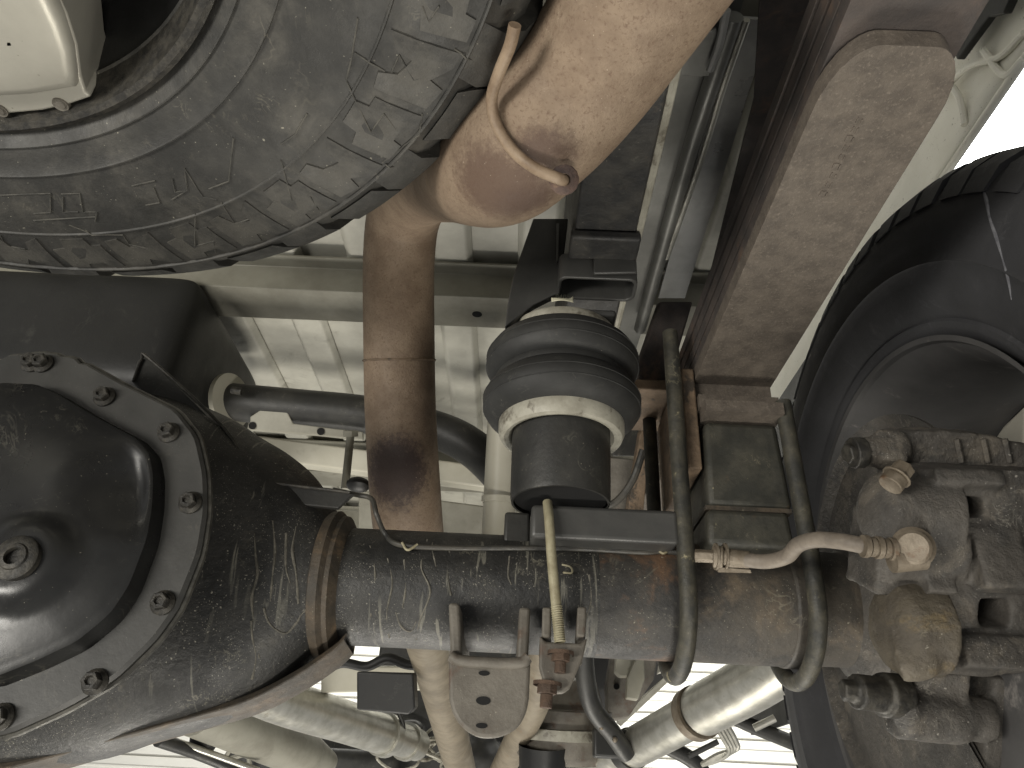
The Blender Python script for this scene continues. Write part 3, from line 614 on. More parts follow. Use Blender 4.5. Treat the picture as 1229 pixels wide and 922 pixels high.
# shoulder tread blocks (thing > tyre > tread_block)
def sblock(k):
    b = MB(); da = 2*math.pi/44*(.37 if k else .42)
    def pt(a, r, z): return V((r*math.cos(a), r*math.sin(a), z-SZ))
    r_in = .391 if k else .396
    sec = [(r_in, .3945 if not k else .393), (.405, .398), (.418, .408), (.4265, .424), (.4285, .46), (.4285, .60), (.41, .60), (.41, .42), (r_in, .405)]
    N_ = len(sec); vs = []; fs = []
    for s_ in (-1, -.3, .35, 1):
        for i, (r, z) in enumerate(sec): vs.append(pt(s_*da+(.012 if i in (1, 2) else 0)*(1 if k else -1)+(.01 if i > 3 else 0), r, z))
    for s_ in range(3):
        for i in range(N_): fs.append((s_*N_+i, s_*N_+(i+1) % N_, (s_+1)*N_+(i+1) % N_, (s_+1)*N_+i))
    fs += [tuple(range(N_)), tuple(range(3*N_, 4*N_))]; b.add(vs, fs); return local_mesh(b, 'tread_block', 'rubber_spare', 30)
bms = [sblock(0), sblock(1)]
for i in range(44):
    put(bms[i % 2], 'tread_block', ty, SC+V((0, 0, SZ)), Quaternion((0, 0, 1), 2*math.pi*i/44))
# raised zig-zag moulding on the sidewall (traced marks on the sidewall surface)
Z1 = [[(600, 545), (610, 620), (560, 650)], [(602, 550), (660, 640), (705, 650)], [(430, 605), (505, 588)], [(500, 610), (520, 660), (475, 668)],
      [(200, 632), (260, 630), (270, 690), (316, 690), (310, 722)], [(110, 718), (310, 706)], [(0, 636), (165, 630), (165, 692), (110, 695)], [(205, 640), (205, 690), (255, 690)],
      [(225, 732), (300, 765), (400, 765), (420, 795), (490, 810), (522, 848)], [(635, 700), (635, 800), (695, 785), (702, 822)], [(720, 660), (765, 730), (820, 710), (884, 762)],
      [(915, 522), (950, 652)], [(1010, 640), (1037, 684)], [(0, 766), (20, 800), (80, 810), (102, 842)], [(760, 450), (745, 590), (680, 615)], [(560, 580), (570, 625), (605, 622)], [(1000, 370), (960, 440), (915, 470)]]
Z2 = [[(80, 60), (60, 190), (42, 262), (122, 430), (165, 370), (212, 432)], [(70, 172), (168, 232)], [(190, 235), (215, 180), (262, 260), (330, 240)], [(290, 370), (280, 440), (160, 530)], [(170, 535), (230, 540), (262, 500)], [(290, 20), (310, 70), (345, 20)], [(395, 160), (470, 200), (500, 250)], [(390, 410), (430, 370), (440, 300)]]
def sidez(r):
    z = .388
    for (za, ra), (zb, rb) in zip(prf[3:], prf[4:]):
        if ra <= r <= rb: z = za+(zb-za)*(r-ra)/max(1e-6, rb-ra); break
    return z
for src, ox in ((Z1, 0), (Z2, 400)):
    for pl_ in src:
        pts = []
        for x, y in pl_:
            px, py = ox+x/2.712, y/2.712; q = onZ(px, py, .390)
            for _ in range(4): r = math.hypot(q.x-SC.x, q.y-SC.y); q = onZ(px, py, sidez(min(r, .412))-.0003)
            pts.append(q)
        dense = []
        for a, c_ in zip(pts, pts[1:]):
            for k in range(4):
                q = a.lerp(c_, k/4); r = math.hypot(q.x-SC.x, q.y-SC.y); dense.append(V((q.x, q.y, sidez(min(r, .412))-.0003)))
        dense.append(pts[-1])
        MB().tube(dense, .0006, 8, smooth=False).build('sidewall_rib', 'rubber_ridge', ty)
# raised shoulder panels moulded on the sidewall
def lug(k):
    A = .062; base = [(-1, .343), (-.45, .350), (-.35, .361), (.25, .357), (.45, .346), (1, .348), (1, .384), (.25, .3865), (.05, .376), (-.5, .3855), (-1, .386)] if k else [(-1, .352), (-.6, .352), (-.55, .343), (.4, .344), (.5, .355), (1, .358), (.95, .386), (.3, .386), (.2, .379), (-.4, .378), (-.5, .386), (-1, .385)]
    out = []
    for (a0_, r0_), (a1_, r1_) in zip(base, base[1:]+base[:1]):
        for q_ in range(3): out.append((a0_+(a1_-a0_)*q_/3, r0_+(r1_-r0_)*q_/3))
    top = [V((r*math.cos(a*A), r*math.sin(a*A), sidez(r)-SZ-.0010)) for a, r in out]; bot = [V((r*math.cos(a*A*1.02), r*math.sin(a*A*1.02), sidez(r)-SZ+.002)) for a, r in out]
    n_ = len(top); b_ = MB(); b_.add(top+bot, [tuple(range(n_))]+[(i, (i+1) % n_, n_+(i+1) % n_, n_+i) for i in range(n_)]); return local_mesh(b_, 'shoulder_panel', 'rubber_spare', 30)
lms = [lug(0), lug(1)]
for i in range(44):
    put(lms[i % 2], 'shoulder_panel', ty, SC+V((0, 0, SZ)), Quaternion((0, 0, 1), 2*math.pi*(i+.5)/44))
# rim: lip, dark barrel, spokes
MB().lathe([(.411, .2515), (.404, .2505), (.402, .247), (.404, .243), (.414, .241), (.43, .236)], SC, (0, 0, 1), 120).build('rim_lip', 'bolt_dark', sw)
MB().lathe([(.43, .237), (.47, .225), (.52, .21), (.56, .19), (.57, .12), (.57, 0)], SC, (0, 0, 1), 90).build('rim_barrel', 'barrel_black', sw)
spx = [(-160, -90), (40, -90), (62, -20), (80, 18), (92, 55), (97, 92), (103, 112), (124, 130), (95, 138), (60, 143), (0, 146), (-60, 143), (-120, 130), (-150, 80)]
ztop = .409
spk = [onZ(x, y, ztop) for x, y in spx]
for q in spk:
    r = math.hypot(q.x-SC.x, q.y-SC.y)
    if r > .2395: q.x = SC.x+(q.x-SC.x)*.2395/r; q.y = SC.y+(q.y-SC.y)*.2395/r
me_sp = MB().prism([q-SC-V((0, 0, SZ)) for q in spk], (0, 0, .05)); mesp = local_mesh(me_sp, 'spoke', 'alloy', 30)
for i in range(4):
    o = put(mesp, 'spoke', sw, SC+V((0, 0, SZ)), Quaternion((0, 0, 1), 2*math.pi*i/4)); md = o.modifiers.new('bevel', 'BEVEL'); md.width = .004; md.segments = 3
    if i == 0: spoke0 = o
# rounded inner swell of the visible spoke, and rivets
sw_in = [onZ(x, y, .406) for x, y in ((-160, -90), (36, -90), (58, -20), (76, 20), (88, 57), (92, 88), (93, 103), (40, 112), (-30, 116), (-140, 105))]
b = MB(); cen = sum(sw_in, V())/len(sw_in); vs = []; fs = []; nn = len(sw_in)
for k, (f, dz) in enumerate(((1, .004), (.985, -.001), (.93, -.004), (.8, -.0055), (.5, -.006), (0.02, -.006))): vs += [cen+(q-cen)*f+V((0, 0, dz)) for q in sw_in]
for k in range(5):
    for j in range(nn): fs.append((k*nn+j, k*nn+(j+1) % nn, (k+1)*nn+(j+1) % nn, (k+1)*nn+j))
b.add(vs, fs); b.build('spoke_pad', 'alloy', spoke0, sharp=60)
for x, y in ((73, 125), (0, 132)):
    MB().lathe([(.002, .0058), (-.0012, .0052), (-.0005, .0036), (-.0016, .003), (-.0022, 0)], onZ(x, y, ztop), (0, 0, 1), 20).build('rivet', 'bracket_grey', spoke0)
for pts in ([(183, 0), (183, 40), (178, 65)], [(178, 66), (150, 85), (112, 100)]):
    MB().tube([onZ(x, y, .47) for x, y in pts], .0022, 8).build('crease', 'bolt_dark', sw)

# ------------------------------------------------------------------ right rear wheel
WC = V((0, .700, .180))
rw = thing('road_wheel', 'big dark tyre and wheel at the right edge, seen from its inner side', 'wheel', WC+V((.45, 0, 0)))
prw = [(.40, .245), (.388, .252), (.380, .258), (.376, .264), (.3745, .268), (.377, .271), (.372, .278), (.366, .290), (.362, .305), (.3605, .318), (.3585, .320), (.3605, .322), (.360, .34), (.363, .36), (.368, .375), (.378, .392), (.39, .402), (.41, .408), (.45, .411), (.56, .411), (.60, .402), (.62, .37), (.625, .30), (.60, .25)]
tw = MB().lathe(prw, WC, (1, 0, 0), 144).build('tyre', 'rubber_wheel', rw, sharp=50)
b = MB(); da = 2*math.pi/58*.38; sec = [(.366, .376), (.376, .398), (.392, .412), (.41, .417), (.56, .417), (.56, .40), (.40, .395), (.375, .378)]
N_ = len(sec); vs = []; fs = []
for s_ in (-1, -.2, .3, 1):
    for i, (x, r) in enumerate(sec):
        a = s_*da+(.016 if i in (2, 3, 4) else 0); vs.append(V((x-.45, r*math.cos(a), r*math.sin(a))))
for s_ in range(3):
    for i in range(N_): fs.append((s_*N_+i, s_*N_+(i+1) % N_, (s_+1)*N_+(i+1) % N_, (s_+1)*N_+i))
fs += [tuple(range(N_)), tuple(range(3*N_, 4*N_))]; b.add(vs, fs); mtb = local_mesh(b, 'tread_block', 'rubber_wheel', 30)
for i in range(58): put(mtb, 'tread_block', tw, WC+V((.45, 0, 0)), Quaternion((1, 0, 0), 2*math.pi*i/58+random.uniform(-.012, .012)))
MB().lathe([(.402, .243), (.378, .251), (.3765, .256), (.380, .2535), (.385, .247), (.405, .236), (.42, .232), (.46, .2245), (.50, .224), (.54, .228)], WC, (1, 0, 0), 120).build('rim_barrel', 'alloy_dark', rw)
b = MB()
for i in range(8):
    a = 2*math.pi*i/8+.50
    def pt(r, da, x): return WC+V((x, r*math.cos(a+da), r*math.sin(a+da)))
    b.prism([pt(.226, -.30, .535), pt(.226, -.1, .535), pt(.226, .1, .535), pt(.226, .30, .535), pt(.17, .16, .53), pt(.10, .22, .525), pt(.10, -.22, .525), pt(.17, -.16, .53)], (.02, 0, 0))
b.lathe([(.52, 0), (.52, .11), (.545, .11)], WC, (1, 0, 0), 40); b.build('wheel_disc', 'alloy', rw, bevel=.004)
_b = MB().lathe(prw, WC, (1, 0, 0), 144); TB = BVHTree.FromPolygons(_b.v, _b.f)
for pts in ([(1176, 215), (1184, 240), (1188, 262), (1196, 285), (1203, 310), (1210, 335), (1214, 360)],):
    MB().tube([(TB.ray_cast(V((0, 0, 0)), ray(x, y).normalized())[0] or onX(x, y, .36))-ray(x, y)*.0004 for x, y in pts], [.0004, .0017, .0010, .0016, .0006, .0012, .0004], 8).build('dry_smear', 'smear', rw)

# ------------------------------------------------------------------ brake: rotor, backing plate, caliper
br = thing('brake_rotor', 'dark brake rotor with dust shield inside the right wheel', 'brake rotor', WC+V((.37, 0, 0)))
MB().lathe([(.372, .06), (.372, .168), (.384, .168), (.384, .158), (.392, .158), (.392, .168), (.404, .168), (.404, .06)], WC, (1, 0, 0), 96).build('disc', 'alloy_dark', br, bevel=.001)
MB().lathe([(.345, .06), (.350, .075), (.356, .09), (.358, .172), (.350, .182), (.347, .182), (.355, .170), (.352, .09)], WC, (1, 0, 0), 90, a0=R_(60), a1=R_(320), ref=(0, -1, 0)).build('dust_shield', 'cast_iron', br)
MB().lathe([(.30, .045), (.31, .062), (.335, .065), (.345, .09), (.355, .092)], WC, (1, 0, 0), 60).build('hub_flange', 'cast_iron', br)
cp = thing('brake_caliper', 'crusted grey brown brake caliper at the right end of the axle', 'brake caliper', W(1130, 680, .60))
dC = .545
def Q(x, y, dd=0): return W(x, y, dC+dd)
ex_ = V((1, 0, 0)); 
b = MB()
b.tube([Q(1068, 615, .01), Q(1068, 615, .01)+ex_*.042], [.0305, .0305], 24, smooth=False); b.sphere(Q(1068, 615, .01), .0305, 20, (.7, 1, 1))
b.tube([Q(1062, 655, .01), Q(1062, 655, .01)+ex_*.05], .026, 20, smooth=False)
b.prism([Q(1090, 566), Q(1130, 560), Q(1260, 566), Q(1260, 597), Q(1090, 597)], CF*.05)
b.prism([Q(1090, 594), Q(1145, 597), Q(1145, 622), Q(1090, 622)], CF*.05)
b.prism([Q(1181, 594), Q(1260, 594), Q(1260, 640), Q(1181, 640)], CF*.05)
b.prism([Q(1060, 619), Q(1260, 619), Q(1260, 722), Q(1050, 715)], CF*.05)
b.prism([Q(1090, 710), Q(1176, 718), Q(1176, 758), Q(1090, 756)], CF*.05)
b.prism([Q(1214, 716), Q(1260, 716), Q(1260, 760), Q(1214, 760)], CF*.05)
b.prism([Q(1085, 752), Q(1260, 754), Q(1260, 806), Q(1180, 814), Q(1085, 806)], CF*.05)
b.box(Q(1195, 668, -.003), (.036, .02, .05)); b.box(Q(1120, 690, -.002), (.02, .02, .03)); b.prism([Q(1148, 640, -.006), Q(1158, 638, -.006), Q(1166, 700, -.006), Q(1156, 704, -.006)], CF*.02); b.sphere(Q(1102, 600, .0), .016, 14); b.box(Q(1200, 785, -.002), (.06, .02, .022))
b.box(Q(1160, 575, -.004), (.05, .015, .012))
cb = b.build('caliper_body', 'cast_iron', cp, remesh=.0024, smooth=3, disp=.0018, dscale=.010)
b = MB(); s0 = Q(1082, 752, .005)
b.tube([s0, s0+ex_*.026], .034, 28, smooth=False); b.sphere(s0, .034, 24, (.55, 1, 1)); b.sphere(Q(1100, 788, -.014), .0165, 16); b.tube([Q(1075, 792, -.01), Q(1100, 788, -.014)], .0165, 16, smooth=False)
b.build('piston_housing', 'cast_ochre', cp, remesh=.0026, smooth=5, disp=.003, dscale=.012, label='ochre stained lower piston bore')
# windows are open: a black plate behind them stands in for shade
MB().prism([Q(1140, 590, .048), Q(1186, 590, .048), Q(1220, 720, .048), Q(1220, 760, .048), Q(1165, 760, .048)], CF*.004).build('pad_gap_shade', 'barrel_black', cp)
# upper bracket and pins
b = MB(); b.prism([Q(1078, 528, .03), Q(1095, 518, .03), Q(1135, 516, .03), Q(1180, 520, .03), Q(1260, 540, .03), Q(1260, 566, .03), Q(1105, 560, .03), Q(1085, 552, .03)], CF*.045)
b.tube([Q(1030, 543, .03), Q(1085, 540, .035)], .0115, 16, smooth=False); b.box(Q(1066, 540, .032), (.02, .02, .026))
b.build('anchor_bracket', 'cast_iron', cp, remesh=.0028, smooth=4, disp=.003, dscale=.012)
for x0_, x1_ in ((1148, 1154), (1180, 1186), (1206, 1212)): MB().tube([Q(x0_, 527, .028), Q(x1_, 555, .028)], .0022, 8).build('bracket_rib', 'cast_iron', cp)
b = MB(); b.tube([Q(1022, 544, .028), Q(1036, 543, .029)], .012, 12, smooth=False); b.tube([Q(1036, 543, .029), Q(1046, 542, .03)], .0095, 16, smooth=False); b.tube([Q(1016, 545, .027), Q(1023, 544, .028)], .008, 6, smooth=False); b.build('slide_pin', 'bolt_dark', cp, bevel=.001)
b = MB(); a_, c_ = Q(1068, 583, -.028), Q(1086, 560, -.022)
b.tube([a_, a_.lerp(c_, .4)], .0085, 12, smooth=False); b.tube([a_.lerp(c_, .4), a_.lerp(c_, .5)], .010, 14, smooth=False); b.tube([a_.lerp(c_, .5), c_], .0075, 6, smooth=False); b.build('bleeder_screw', 'fitting', cp, bevel=.0008)
b = MB(); b.tube([Q(1010, 828, .0), Q(1028, 830, .0)], .008, 6, smooth=False); b.tube([Q(1026, 830, .0), Q(1062, 834, .005)], .0125, 18, smooth=False); b.tube([Q(1058, 834, .005), Q(1082, 836, .01)], .016, 18, smooth=False)
b.build('slide_pin', 'bolt_dark', cp, remesh=.0016, smooth=2)
b = MB(); b.tube([Q(1075, 855, .012), Q(1150, 862, .02)], .019, 20, smooth=False); b.tube([Q(1084, 842, .004), Q(1092, 866, .004)], .011, 12, smooth=False); b.prism([Q(1100, 806, .01), Q(1168, 806, .01), Q(1162, 880, .01), Q(1120, 884, .01), Q(1096, 870, .01)], CF*.04); b.tube([Q(1156, 860, .02), Q(1186, 866, .02)], .0165, 18, smooth=False); b.prism([Q(1195, 815, .02), Q(1260, 815, .02), Q(1260, 930, .02), Q(1180, 930, .02), Q(1186, 870, .02)], CF*.04)
b.build('lower_anchor', 'cast_iron', cp, remesh=.0028, smooth=4, disp=.003, dscale=.014)
# ------------------------------------------------------------------ brake hose
bh = thing('brake_hose', 'short tan brake hose bridging from the axle line to the caliper', 'hose', onY(900, 670, .60))
HD = .60
MB().tube([W(x, y, d) for x, y, d in ((893, 672, .60), (920, 674, .59), (944, 668, .575), (958, 654, .56), (980, 648, .545), (1010, 650, .53), (1040, 656, .518))], .0058, 16, 8).build('hose', 'hose', bh)
b = MB(); b.tube([W(834, 667, .612), W(858, 668, .607)], .0055, 6, smooth=False); b.tube([W(856, 668, .607), W(868, 669, .605)], .0088, 16, smooth=False); b.tube([W(867, 669, .605), W(874, 669, .604)], .0065, 16, smooth=False); b.tube([W(874, 670, .604), W(900, 672, .60)], [.0075, .0068], 16, smooth=False)
b.build('line_fitting', 'fitting', bh, bevel=.001)
for x in (859, 870): MB().lathe([(-.0008, .006), (-.0008, .0108), (.0008, .0108), (.0008, .006)], W(x, 668, .607), (1, 0, 0), 20).build('lock_ring', 'fitting', bh)
MB().prism([W(862, 681, .603), W(900, 684, .60), W(902, 688, .60), W(862, 687, .603)], CF*.01).build('clip_plate', 'fitting', bh)
b = MB()
for i in range(5): b.tube([W(1035+i*8, 655.5+i*.8, .516), W(1041+i*8, 656+i*.8, .516)], .0078 if i % 2 == 0 else .0068, 16, smooth=False)
b.tube([W(1035, 655.5, .516), W(1078, 660, .516)], .006, 14, smooth=False); b.tube([W(1070, 672, .516), W(1108, 668, .516)], .009, 14, smooth=False)
b.build('hose_ferrule', 'fitting', bh)
q = W(1096, 657, .512); b = MB(); b.lathe([(-.012, .0115), (.004, .0115), (.006, .0095), (.0055, .004), (.0055, 0)], q, ray(1096, 657)*-1, 24); b.lathe([(-.016, .0), (-.016, .014), (-.004, .014), (-.002, .011)], q, ray(1096, 657)*-1, 24); b.build('banjo_bolt', 'fitting', bh)

# ------------------------------------------------------------------ things seen past the axle
sa = thing('shock_absorber', 'cream shock absorber tube standing behind the air spring', 'shock absorber', W(597, 660, 1.0))
MB().cyl(W(606, 470, 1.06), W(597, 665, 1.0), .0225, n=32).build('body', 'cream_paint', sa)
MB().lathe([(-.004, .0225), (-.004, .024), (.004, .024), (.004, .0225)], W(599, 600, 1.015), W(606, 470, 1.06)-W(597, 665, 1.0), 32).build('band', 'cream_paint', sa)

ct = thing('crossmember_tube', 'black tube crossmember with a pale end flange behind the differential', 'crossmember', W(430, 500, 1.22))
MB().tube([W(x, y, d) for x, y, d in ((272, 482, 1.22), (360, 490, 1.22), (440, 498, 1.22), (520, 515, 1.22), (570, 540, 1.2), (620, 590, 1.18))], .031, 32, 8).build('tube', 'black_satin', ct)
MB().lathe([(-.004, .004), (-.004, .046), (.004, .046), (.004, .004)], W(276, 482, 1.21), V((1, -.35, 0)), 36).build('end_flange', 'cream_paint', ct)
MB().cyl(W(278, 468, 1.17), W(290, 470, 1.17), .006, n=10).build('stud', 'bolt_dark', ct)
b = MB(); b.prism([W(x, y, 1.19) for x, y in ((312, 492), (345, 494), (352, 508), (400, 514), (436, 518), (436, 528), (380, 522), (300, 516), (300, 500))], (0, .006, 0)); cbk = b.build('bracket', 'beam_steel', ct, bevel=.002)
for x, y in ((385, 518), (303, 511)): MB().cyl(W(x, y, 1.187), W(x, y, 1.192), .006, n=14).build('hole', 'hole_black', cbk)
b = MB(); b.cyl(W(421, 520, 1.05), W(414, 588, 1.0), .0055, n=12); b.cyl(W(421, 517, 1.05), W(421, 524, 1.05), .011, n=6); b.build('hanger_bolt', 'beam_steel', ct)
MB().sphere(W(430, 582, .98), .016, 14, (1, 1, .6)).build('rubber_stop', 'plastic_black', ct)
# pale cross beams ahead of it
b = MB(); a_ = [W(290, 520, 1.42), W(700, 575, 1.42), W(700, 600, 1.42), W(290, 548, 1.42)]; b.prism(a_, (0, .05, .01)); tag(b.build('body_beam', 'cream_paint', bevel=.004), 'pale cross beam just below the black crossmember tube', 'beam')
b = MB(); a_ = [W(430, 588, 1.5), W(700, 622, 1.5), W(700, 662, 1.5), W(430, 640, 1.5)]; b.prism(a_, (0, .05, .01)); tag(b.build('body_beam', 'beam_steel', bevel=.004), 'dull grey cross beam between exhaust pipe and shock absorber', 'beam')
# black tank at the left
b = MB(); tc_ = W(232, 405, 1.12); b.box(V((tc_.x-.40, tc_.y+.14, tc_.z+.0)), (.80, .34, .21))
tk = b.build('fuel_tank', 'plastic_black', remesh=.012, smooth=40); tag(tk, 'black rounded plastic tank in shadow between spare tyre and differential', 'tank')
# parts right of the air spring: bar, hose, rusty bracket
b = MB(); b.tube([W(772, 540, .95), W(760, 575, .95), W(742, 600, .95), (W(722, 612, .95))], .005, 10); tag(b.build('rubber_hose', 'line_black'), 'thin curved black hose right of the air spring cup', 'hose')
b = MB(); b.prism([W(x, y, 1.0) for x, y in ((768, 520), (782, 505), (772, 620), (752, 620))], CF*.02); tag(b.build('rusty_strut', 'weld_rust', bevel=.002), 'brown rusty flat strut between air spring and U-bolt', 'strut')
b = MB(); b.prism([W(x, y, 1.1) for x, y in ((735, 505), (775, 515), (775, 548), (735, 548))], CF*.02); tag(b.build('inner_bracket', 'black_satin', bevel=.002), 'small dark bracket just right of the air spring bead ring', 'bracket')
b = MB(); b.prism([W(x, y, 1.2) for x, y in ((725, 548), (830, 560), (830, 640), (725, 640))], CF*.01); tag(b.build('floor_brace', 'bracket_grey', bevel=.002), 'pale brown brace plate deep behind the rusty strut', 'brace')
b = MB(); b.prism([W(x, y, .86) for x, y in ((792, 362), (832, 362), (815, 420), (800, 470), (770, 470), (765, 440))], CF*.02); tag(b.build('spring_hanger', 'leaf_dark', bevel=.003), 'brown spring hanger plate above the left U-bolt end', 'hanger')
# ---- drive line and clutter below the axle
ds = thing('driveshaft', 'scratched silver driveshaft running forward under the differential housing', 'driveshaft', W(380, 850, 1.75))
MB().tube([W(x, y, d) for x, y, d in ((225, 785, 1.40), (330, 838, 1.65), (420, 868, 1.88), (468, 884, 2.02))], .049, 32, 6).build('shaft', 'silver_tube', ds)
b = MB(); b.lathe([(-.012, .03), (-.012, .055), (.012, .055), (.012, .03)], W(462, 882, 2.0), W(468, 884, 2.02)-W(420, 868, 1.88), 28); b.tube([W(468, 884, 2.02), W(500, 894, 2.14)], .042, 24, smooth=False); b.lathe([(-.008, .03), (-.008, .05), (.008, .05), (.008, .03)], W(488, 890, 2.1), W(468, 884, 2.02)-W(420, 868, 1.88), 28); b.build('joint_yoke', 'silver_tube', ds)
b = MB(); b.tube([W(476, 850, 2.0), W(484, 872, 2.0), W(478, 896, 2.0), W(462, 906, 2.0)], .006, 10); b.build('strap', 'black_satin', ds)
m2 = thing('muffler', 'dull grey muffler tube below the driveshaft at lower left', 'muffler', W(330, 895, 2.0))
MB().tube([W(x, y, d) for x, y, d in ((235, 850, 1.8), (300, 878, 2.0), (365, 905, 2.2))], .062, 28, 6).build('shell', 'beam_steel', m2)
MB().tube([W(395, 915, 2.3), W(365, 905, 2.2)], [.03, .062], 28, smooth=False).build('end_cone', 'beam_steel', m2)
b = MB(); b.tube([W(x, y, d) for x, y, d in ((655, 770, 1.5), (646, 830, 1.65), (630, 870, 1.8), (600, 930, 2.15))], .034, 28, 8)
p2 = b.build('second_pipe', 'pipe_cream'); tag(p2, 'cream exhaust pipe descending right of the channel bracket', 'exhaust pipe')
b = MB(); b.prism([W(x, y, 1.5) for x, y in ((428, 806), (496, 808), (498, 850), (490, 858), (428, 852))], V((0, .06, .01))); tag(b.build('module_box', 'plastic_black', bevel=.004), 'small flat black box above the driveshaft joint', 'box')
b = MB(); b.tube([W(x, y, 1.58) for x, y in ((385, 808), (410, 796), (440, 800), (465, 790), (490, 798), (530, 800))], .010, 12); tag(b.build('wiring_loom', 'plastic_black'), 'wavy black wiring loom just under the axle tube', 'wiring')
b = MB(); b.prism([W(x, y, 1.75) for x, y in ((385, 800), (540, 800), (540, 828), (385, 832))], V((0, .05, .01))); tag(b.build('body_beam', 'cream_paint', bevel=.004), 'pale cross beam behind the small black box', 'beam')
b = MB()
for k in range(26):
    x, y = random.uniform(380, 700), random.uniform(872, 930); b.sphere(W(x, y, 2.5+random.random()*.3), random.uniform(.03, .09), 12, (1, 1, random.uniform(.5, 1)))
b.box(W(440, 912, 2.8), (1.0, .2, .25)); b.box(W(395, 930, 2.6), (.5, .2, .16)); b.box(W(560, 850, 2.9), (.7, .2, .5))
tr = b.build('transmission', 'black_satin', remesh=.016, smooth=3); tag(tr, 'dark greasy gearbox mass between the forward pipes', 'gearbox')
ns = random.Random(3); b = MB()
for k in range(12):
    x, y = ns.uniform(470, 560), ns.uniform(880, 915); pts = [W(x, y, 2.25)]
    for j in range(4): x += ns.uniform(-24, 26); y += ns.uniform(-14, 16); pts.append(W(x, y, 2.25+ns.uniform(-.06, .06)))
    b.tube(pts, ns.uniform(.003, .006), 8, 6)
tag(b.build('cable_tangle', 'bead_metal'), 'tangle of thin cables beside the driveshaft joint', 'cables', kind='stuff')
# frame mount, cup and dark arm right of the clevis
fm = thing('body_mount', 'grey round body mount cup behind the clevis bracket', 'body mount', W(680, 870, 1.9))
MB().lathe([(-.09, .10), (-.07, .115), (0, .12), (.03, .125), (.035, .105), (.10, .085), (.11, .03)], W(675, 868, 1.9), V((0, -.15, 1)), 40).build('cup', 'bracket_grey', fm)
MB().lathe([(-.012, .10), (-.012, .128), (.012, .128), (.012, .10)], W(675, 880, 1.88), V((0, -.15, 1)), 40).build('rim', 'bead_metal', fm)
MB().lathe([(-.05, .0), (-.05, .055), (.02, .06)], W(652, 905, 1.8), V((0, -.3, 1)), 24).build('bushing', 'plastic_black', fm)
ar = thing('step_bracket', 'dark bent arm reaching down to the silver step tube', 'bracket', W(720, 850, 1.65))
MB().tube([W(x, y, d) for x, y, d in ((700, 770, 1.6), (703, 815, 1.62), (712, 850, 1.64), (735, 880, 1.66), (752, 905, 1.68))], .021, 14, 6).build('arm', 'black_satin', ar)
for x, y in ((722, 873), (738, 888)): MB().sphere(W(x, y, 1.635), .006, 10).build('bolt', 'fitting', ar)
MB().bb(W(735, 893, 1.72)+V((-.045, -.02, -.03)), W(735, 893, 1.72)+V((.045, .02, .03))).build('clamp', 'black_satin', ar, bevel=.006)
ff = thing('front_frame', 'pale dusty frame section with bracket hanging below the axle tube, right', 'frame rail', W(760, 830, 2.0))
MB().prism([W(x, y, 2.0) for x, y in ((735, 780), (790, 780), (785, 815), (755, 860), (730, 865), (728, 820))], V((0, .06, 0))).build('web', 'bracket_grey', ff, bevel=.004)
MB().prism([W(x, y, 1.93) for x, y in ((740, 780), (766, 780), (766, 812), (744, 812), (738, 806))], V((0, .03, 0))).build('tab', 'cream_paint', ff, bevel=.003)
MB().prism([W(x, y, 1.92) for x, y in ((767, 780), (773, 780), (774, 815), (766, 840), (752, 838), (753, 814))], V((0, .03, 0))).build('tab', 'cream_paint', ff, bevel=.003)
MB().cyl(W(740, 824, 1.99), W(740, 824, 2.01), .008, n=12).build('hole', 'hole_black', ff)
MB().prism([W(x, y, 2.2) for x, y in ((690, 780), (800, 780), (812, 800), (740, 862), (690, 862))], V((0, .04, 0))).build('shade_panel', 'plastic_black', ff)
# rocker sills: long pale strips running forward
rk = thing('rocker_sill', 'long pale body sill strip above the silver step tube', 'body sill', W(770, 835, 2.2))
MB().prism([W(812, 796, 2.12), W(800, 800, 2.12), W(730, 858, 2.7), W(738, 866, 2.7)], V((0, .02, .03))).build('strip', 'fender_cream', rk)
MB().prism([W(824, 798, 2.15), W(812, 800, 2.15), W(740, 868, 2.75), W(745, 872, 2.75)], V((0, .02, .02))).build('strip', 'beam_steel', rk)
MB().prism([W(720, 872, 2.8), W(706, 870, 2.8), W(690, 905, 3.1), W(700, 912, 3.1)], V((0, .02, .03))).build('strip', 'fender_cream', rk)
rb = thing('side_step', 'silver tubular side step crossing the bright door at lower right', 'side step', W(830, 865, 1.6))
st0 = [(965, 776, 1.28), (905, 818, 1.40), (843, 852, 1.53)]
MB().tube([W(*p) for p in st0], .050, 32, 6).build('tube', 'silver_tube', rb)
MB().tube([W(845, 851, 1.525), W(800, 876, 1.63), (W(756, 900, 1.75))], .043, 32, 6).build('tube', 'silver_tube', rb)
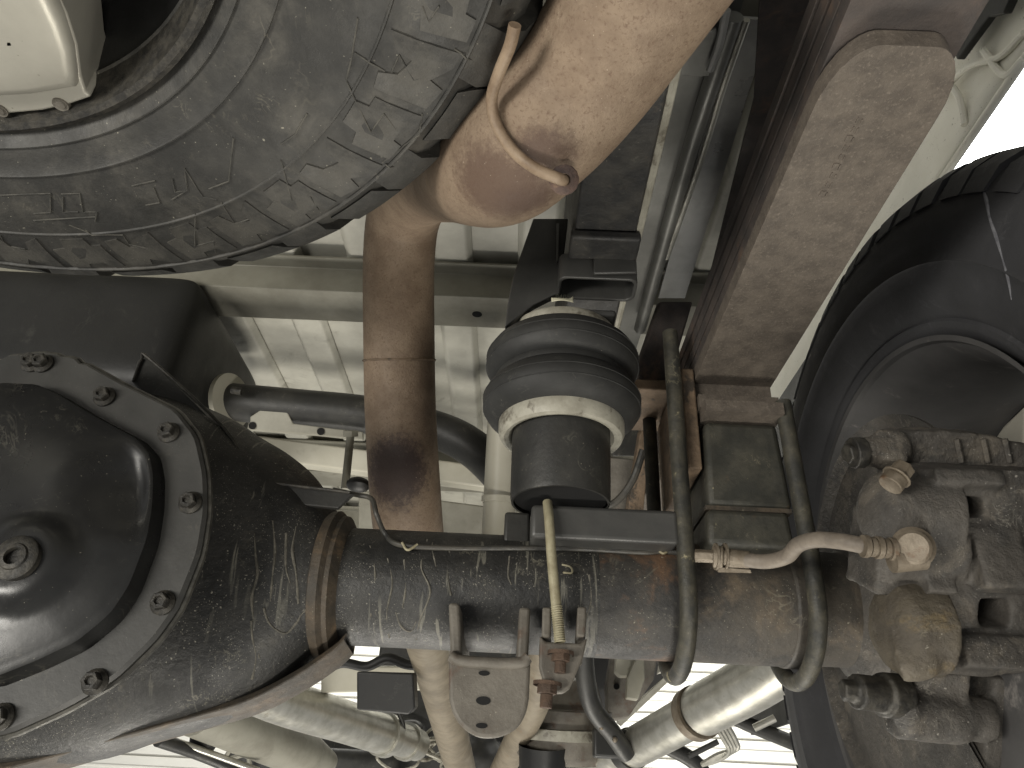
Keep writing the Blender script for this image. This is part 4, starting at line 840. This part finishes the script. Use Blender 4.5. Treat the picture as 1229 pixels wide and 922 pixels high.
MB().tube([W(748, 899, 1.76), W(700, 926, 1.92), W(650, 950, 2.1)], .034, 28, 6).build('tube', 'silver_tube', rb)
MB().lathe([(-.012, .045), (-.012, .053), (.012, .0525), (.012, .045)], W(836, 856, 1.54), W(843, 852, 1.53)-W(905, 818, 1.40), 32).build('weld_ring', 'fitting', rb)
MB().lathe([(-.016, .035), (-.016, .046), (.016, .046), (.016, .035)], W(755, 900, 1.75), W(843, 852, 1.53)-W(905, 818, 1.40), 32).build('end_collar', 'black_satin', rb)
b = MB()
for i in range(4): b.tube([W(853+i*6, 862+i*1.5, 1.62), W(868+i*5, 886+i, 1.62), W(875+i*3, 902-i, 1.62), W(862, 912-i*2, 1.63), W(842, 918, 1.64)], .0055, 8, 5)
b.build('step_loop', 'silver_tube', rb)
MB().tube([W(862, 850, 1.66), W(895, 868, 1.66), W(960, 895, 1.66)], .016, 16).build('under_bar', 'black_satin', rb)
MB().tube([W(795, 893, 1.72), W(830, 912, 1.72), W(850, 935, 1.72)], .018, 16).build('under_bar', 'black_satin', rb)
MB().tube([W(826, 908, 1.65), W(862, 890, 1.65)], .006, 10, smooth=False).build('hook', 'black_satin', rb)
MB().tube([W(905, 874, 1.6), W(930, 862, 1.6)], .008, 10, smooth=False).build('hook', 'silver_tube', rb)
# left side bars under the differential
ls = thing('left_side_step', 'black and silver bar low at the bottom left corner against the white door', 'side step', W(260, 895, 1.9))
MB().tube([W(190, 888, 1.8), W(240, 905, 1.9), W(300, 930, 2.0)], .016, 16).build('bar', 'black_satin', ls)
MB().tube([W(180, 880, 1.79), W(235, 898, 1.88), W(310, 925, 1.98)], .008, 12).build('trim', 'silver_tube', ls)
MB().prism([W(x, y, 1.9) for x, y in ((228, 880), (258, 868), (262, 878), (244, 908), (224, 905))], V((0, .05, 0))).build('mount', 'black_satin', ls, bevel=.004)
MB().tube([W(262, 894, 2.3), W(275, 900, 2.3), (W(270, 912, 2.3)), W(295, 906, 2.3), W(300, 918, 2.3)], .007, 8).build('coil_wire', 'beam_steel', ls)
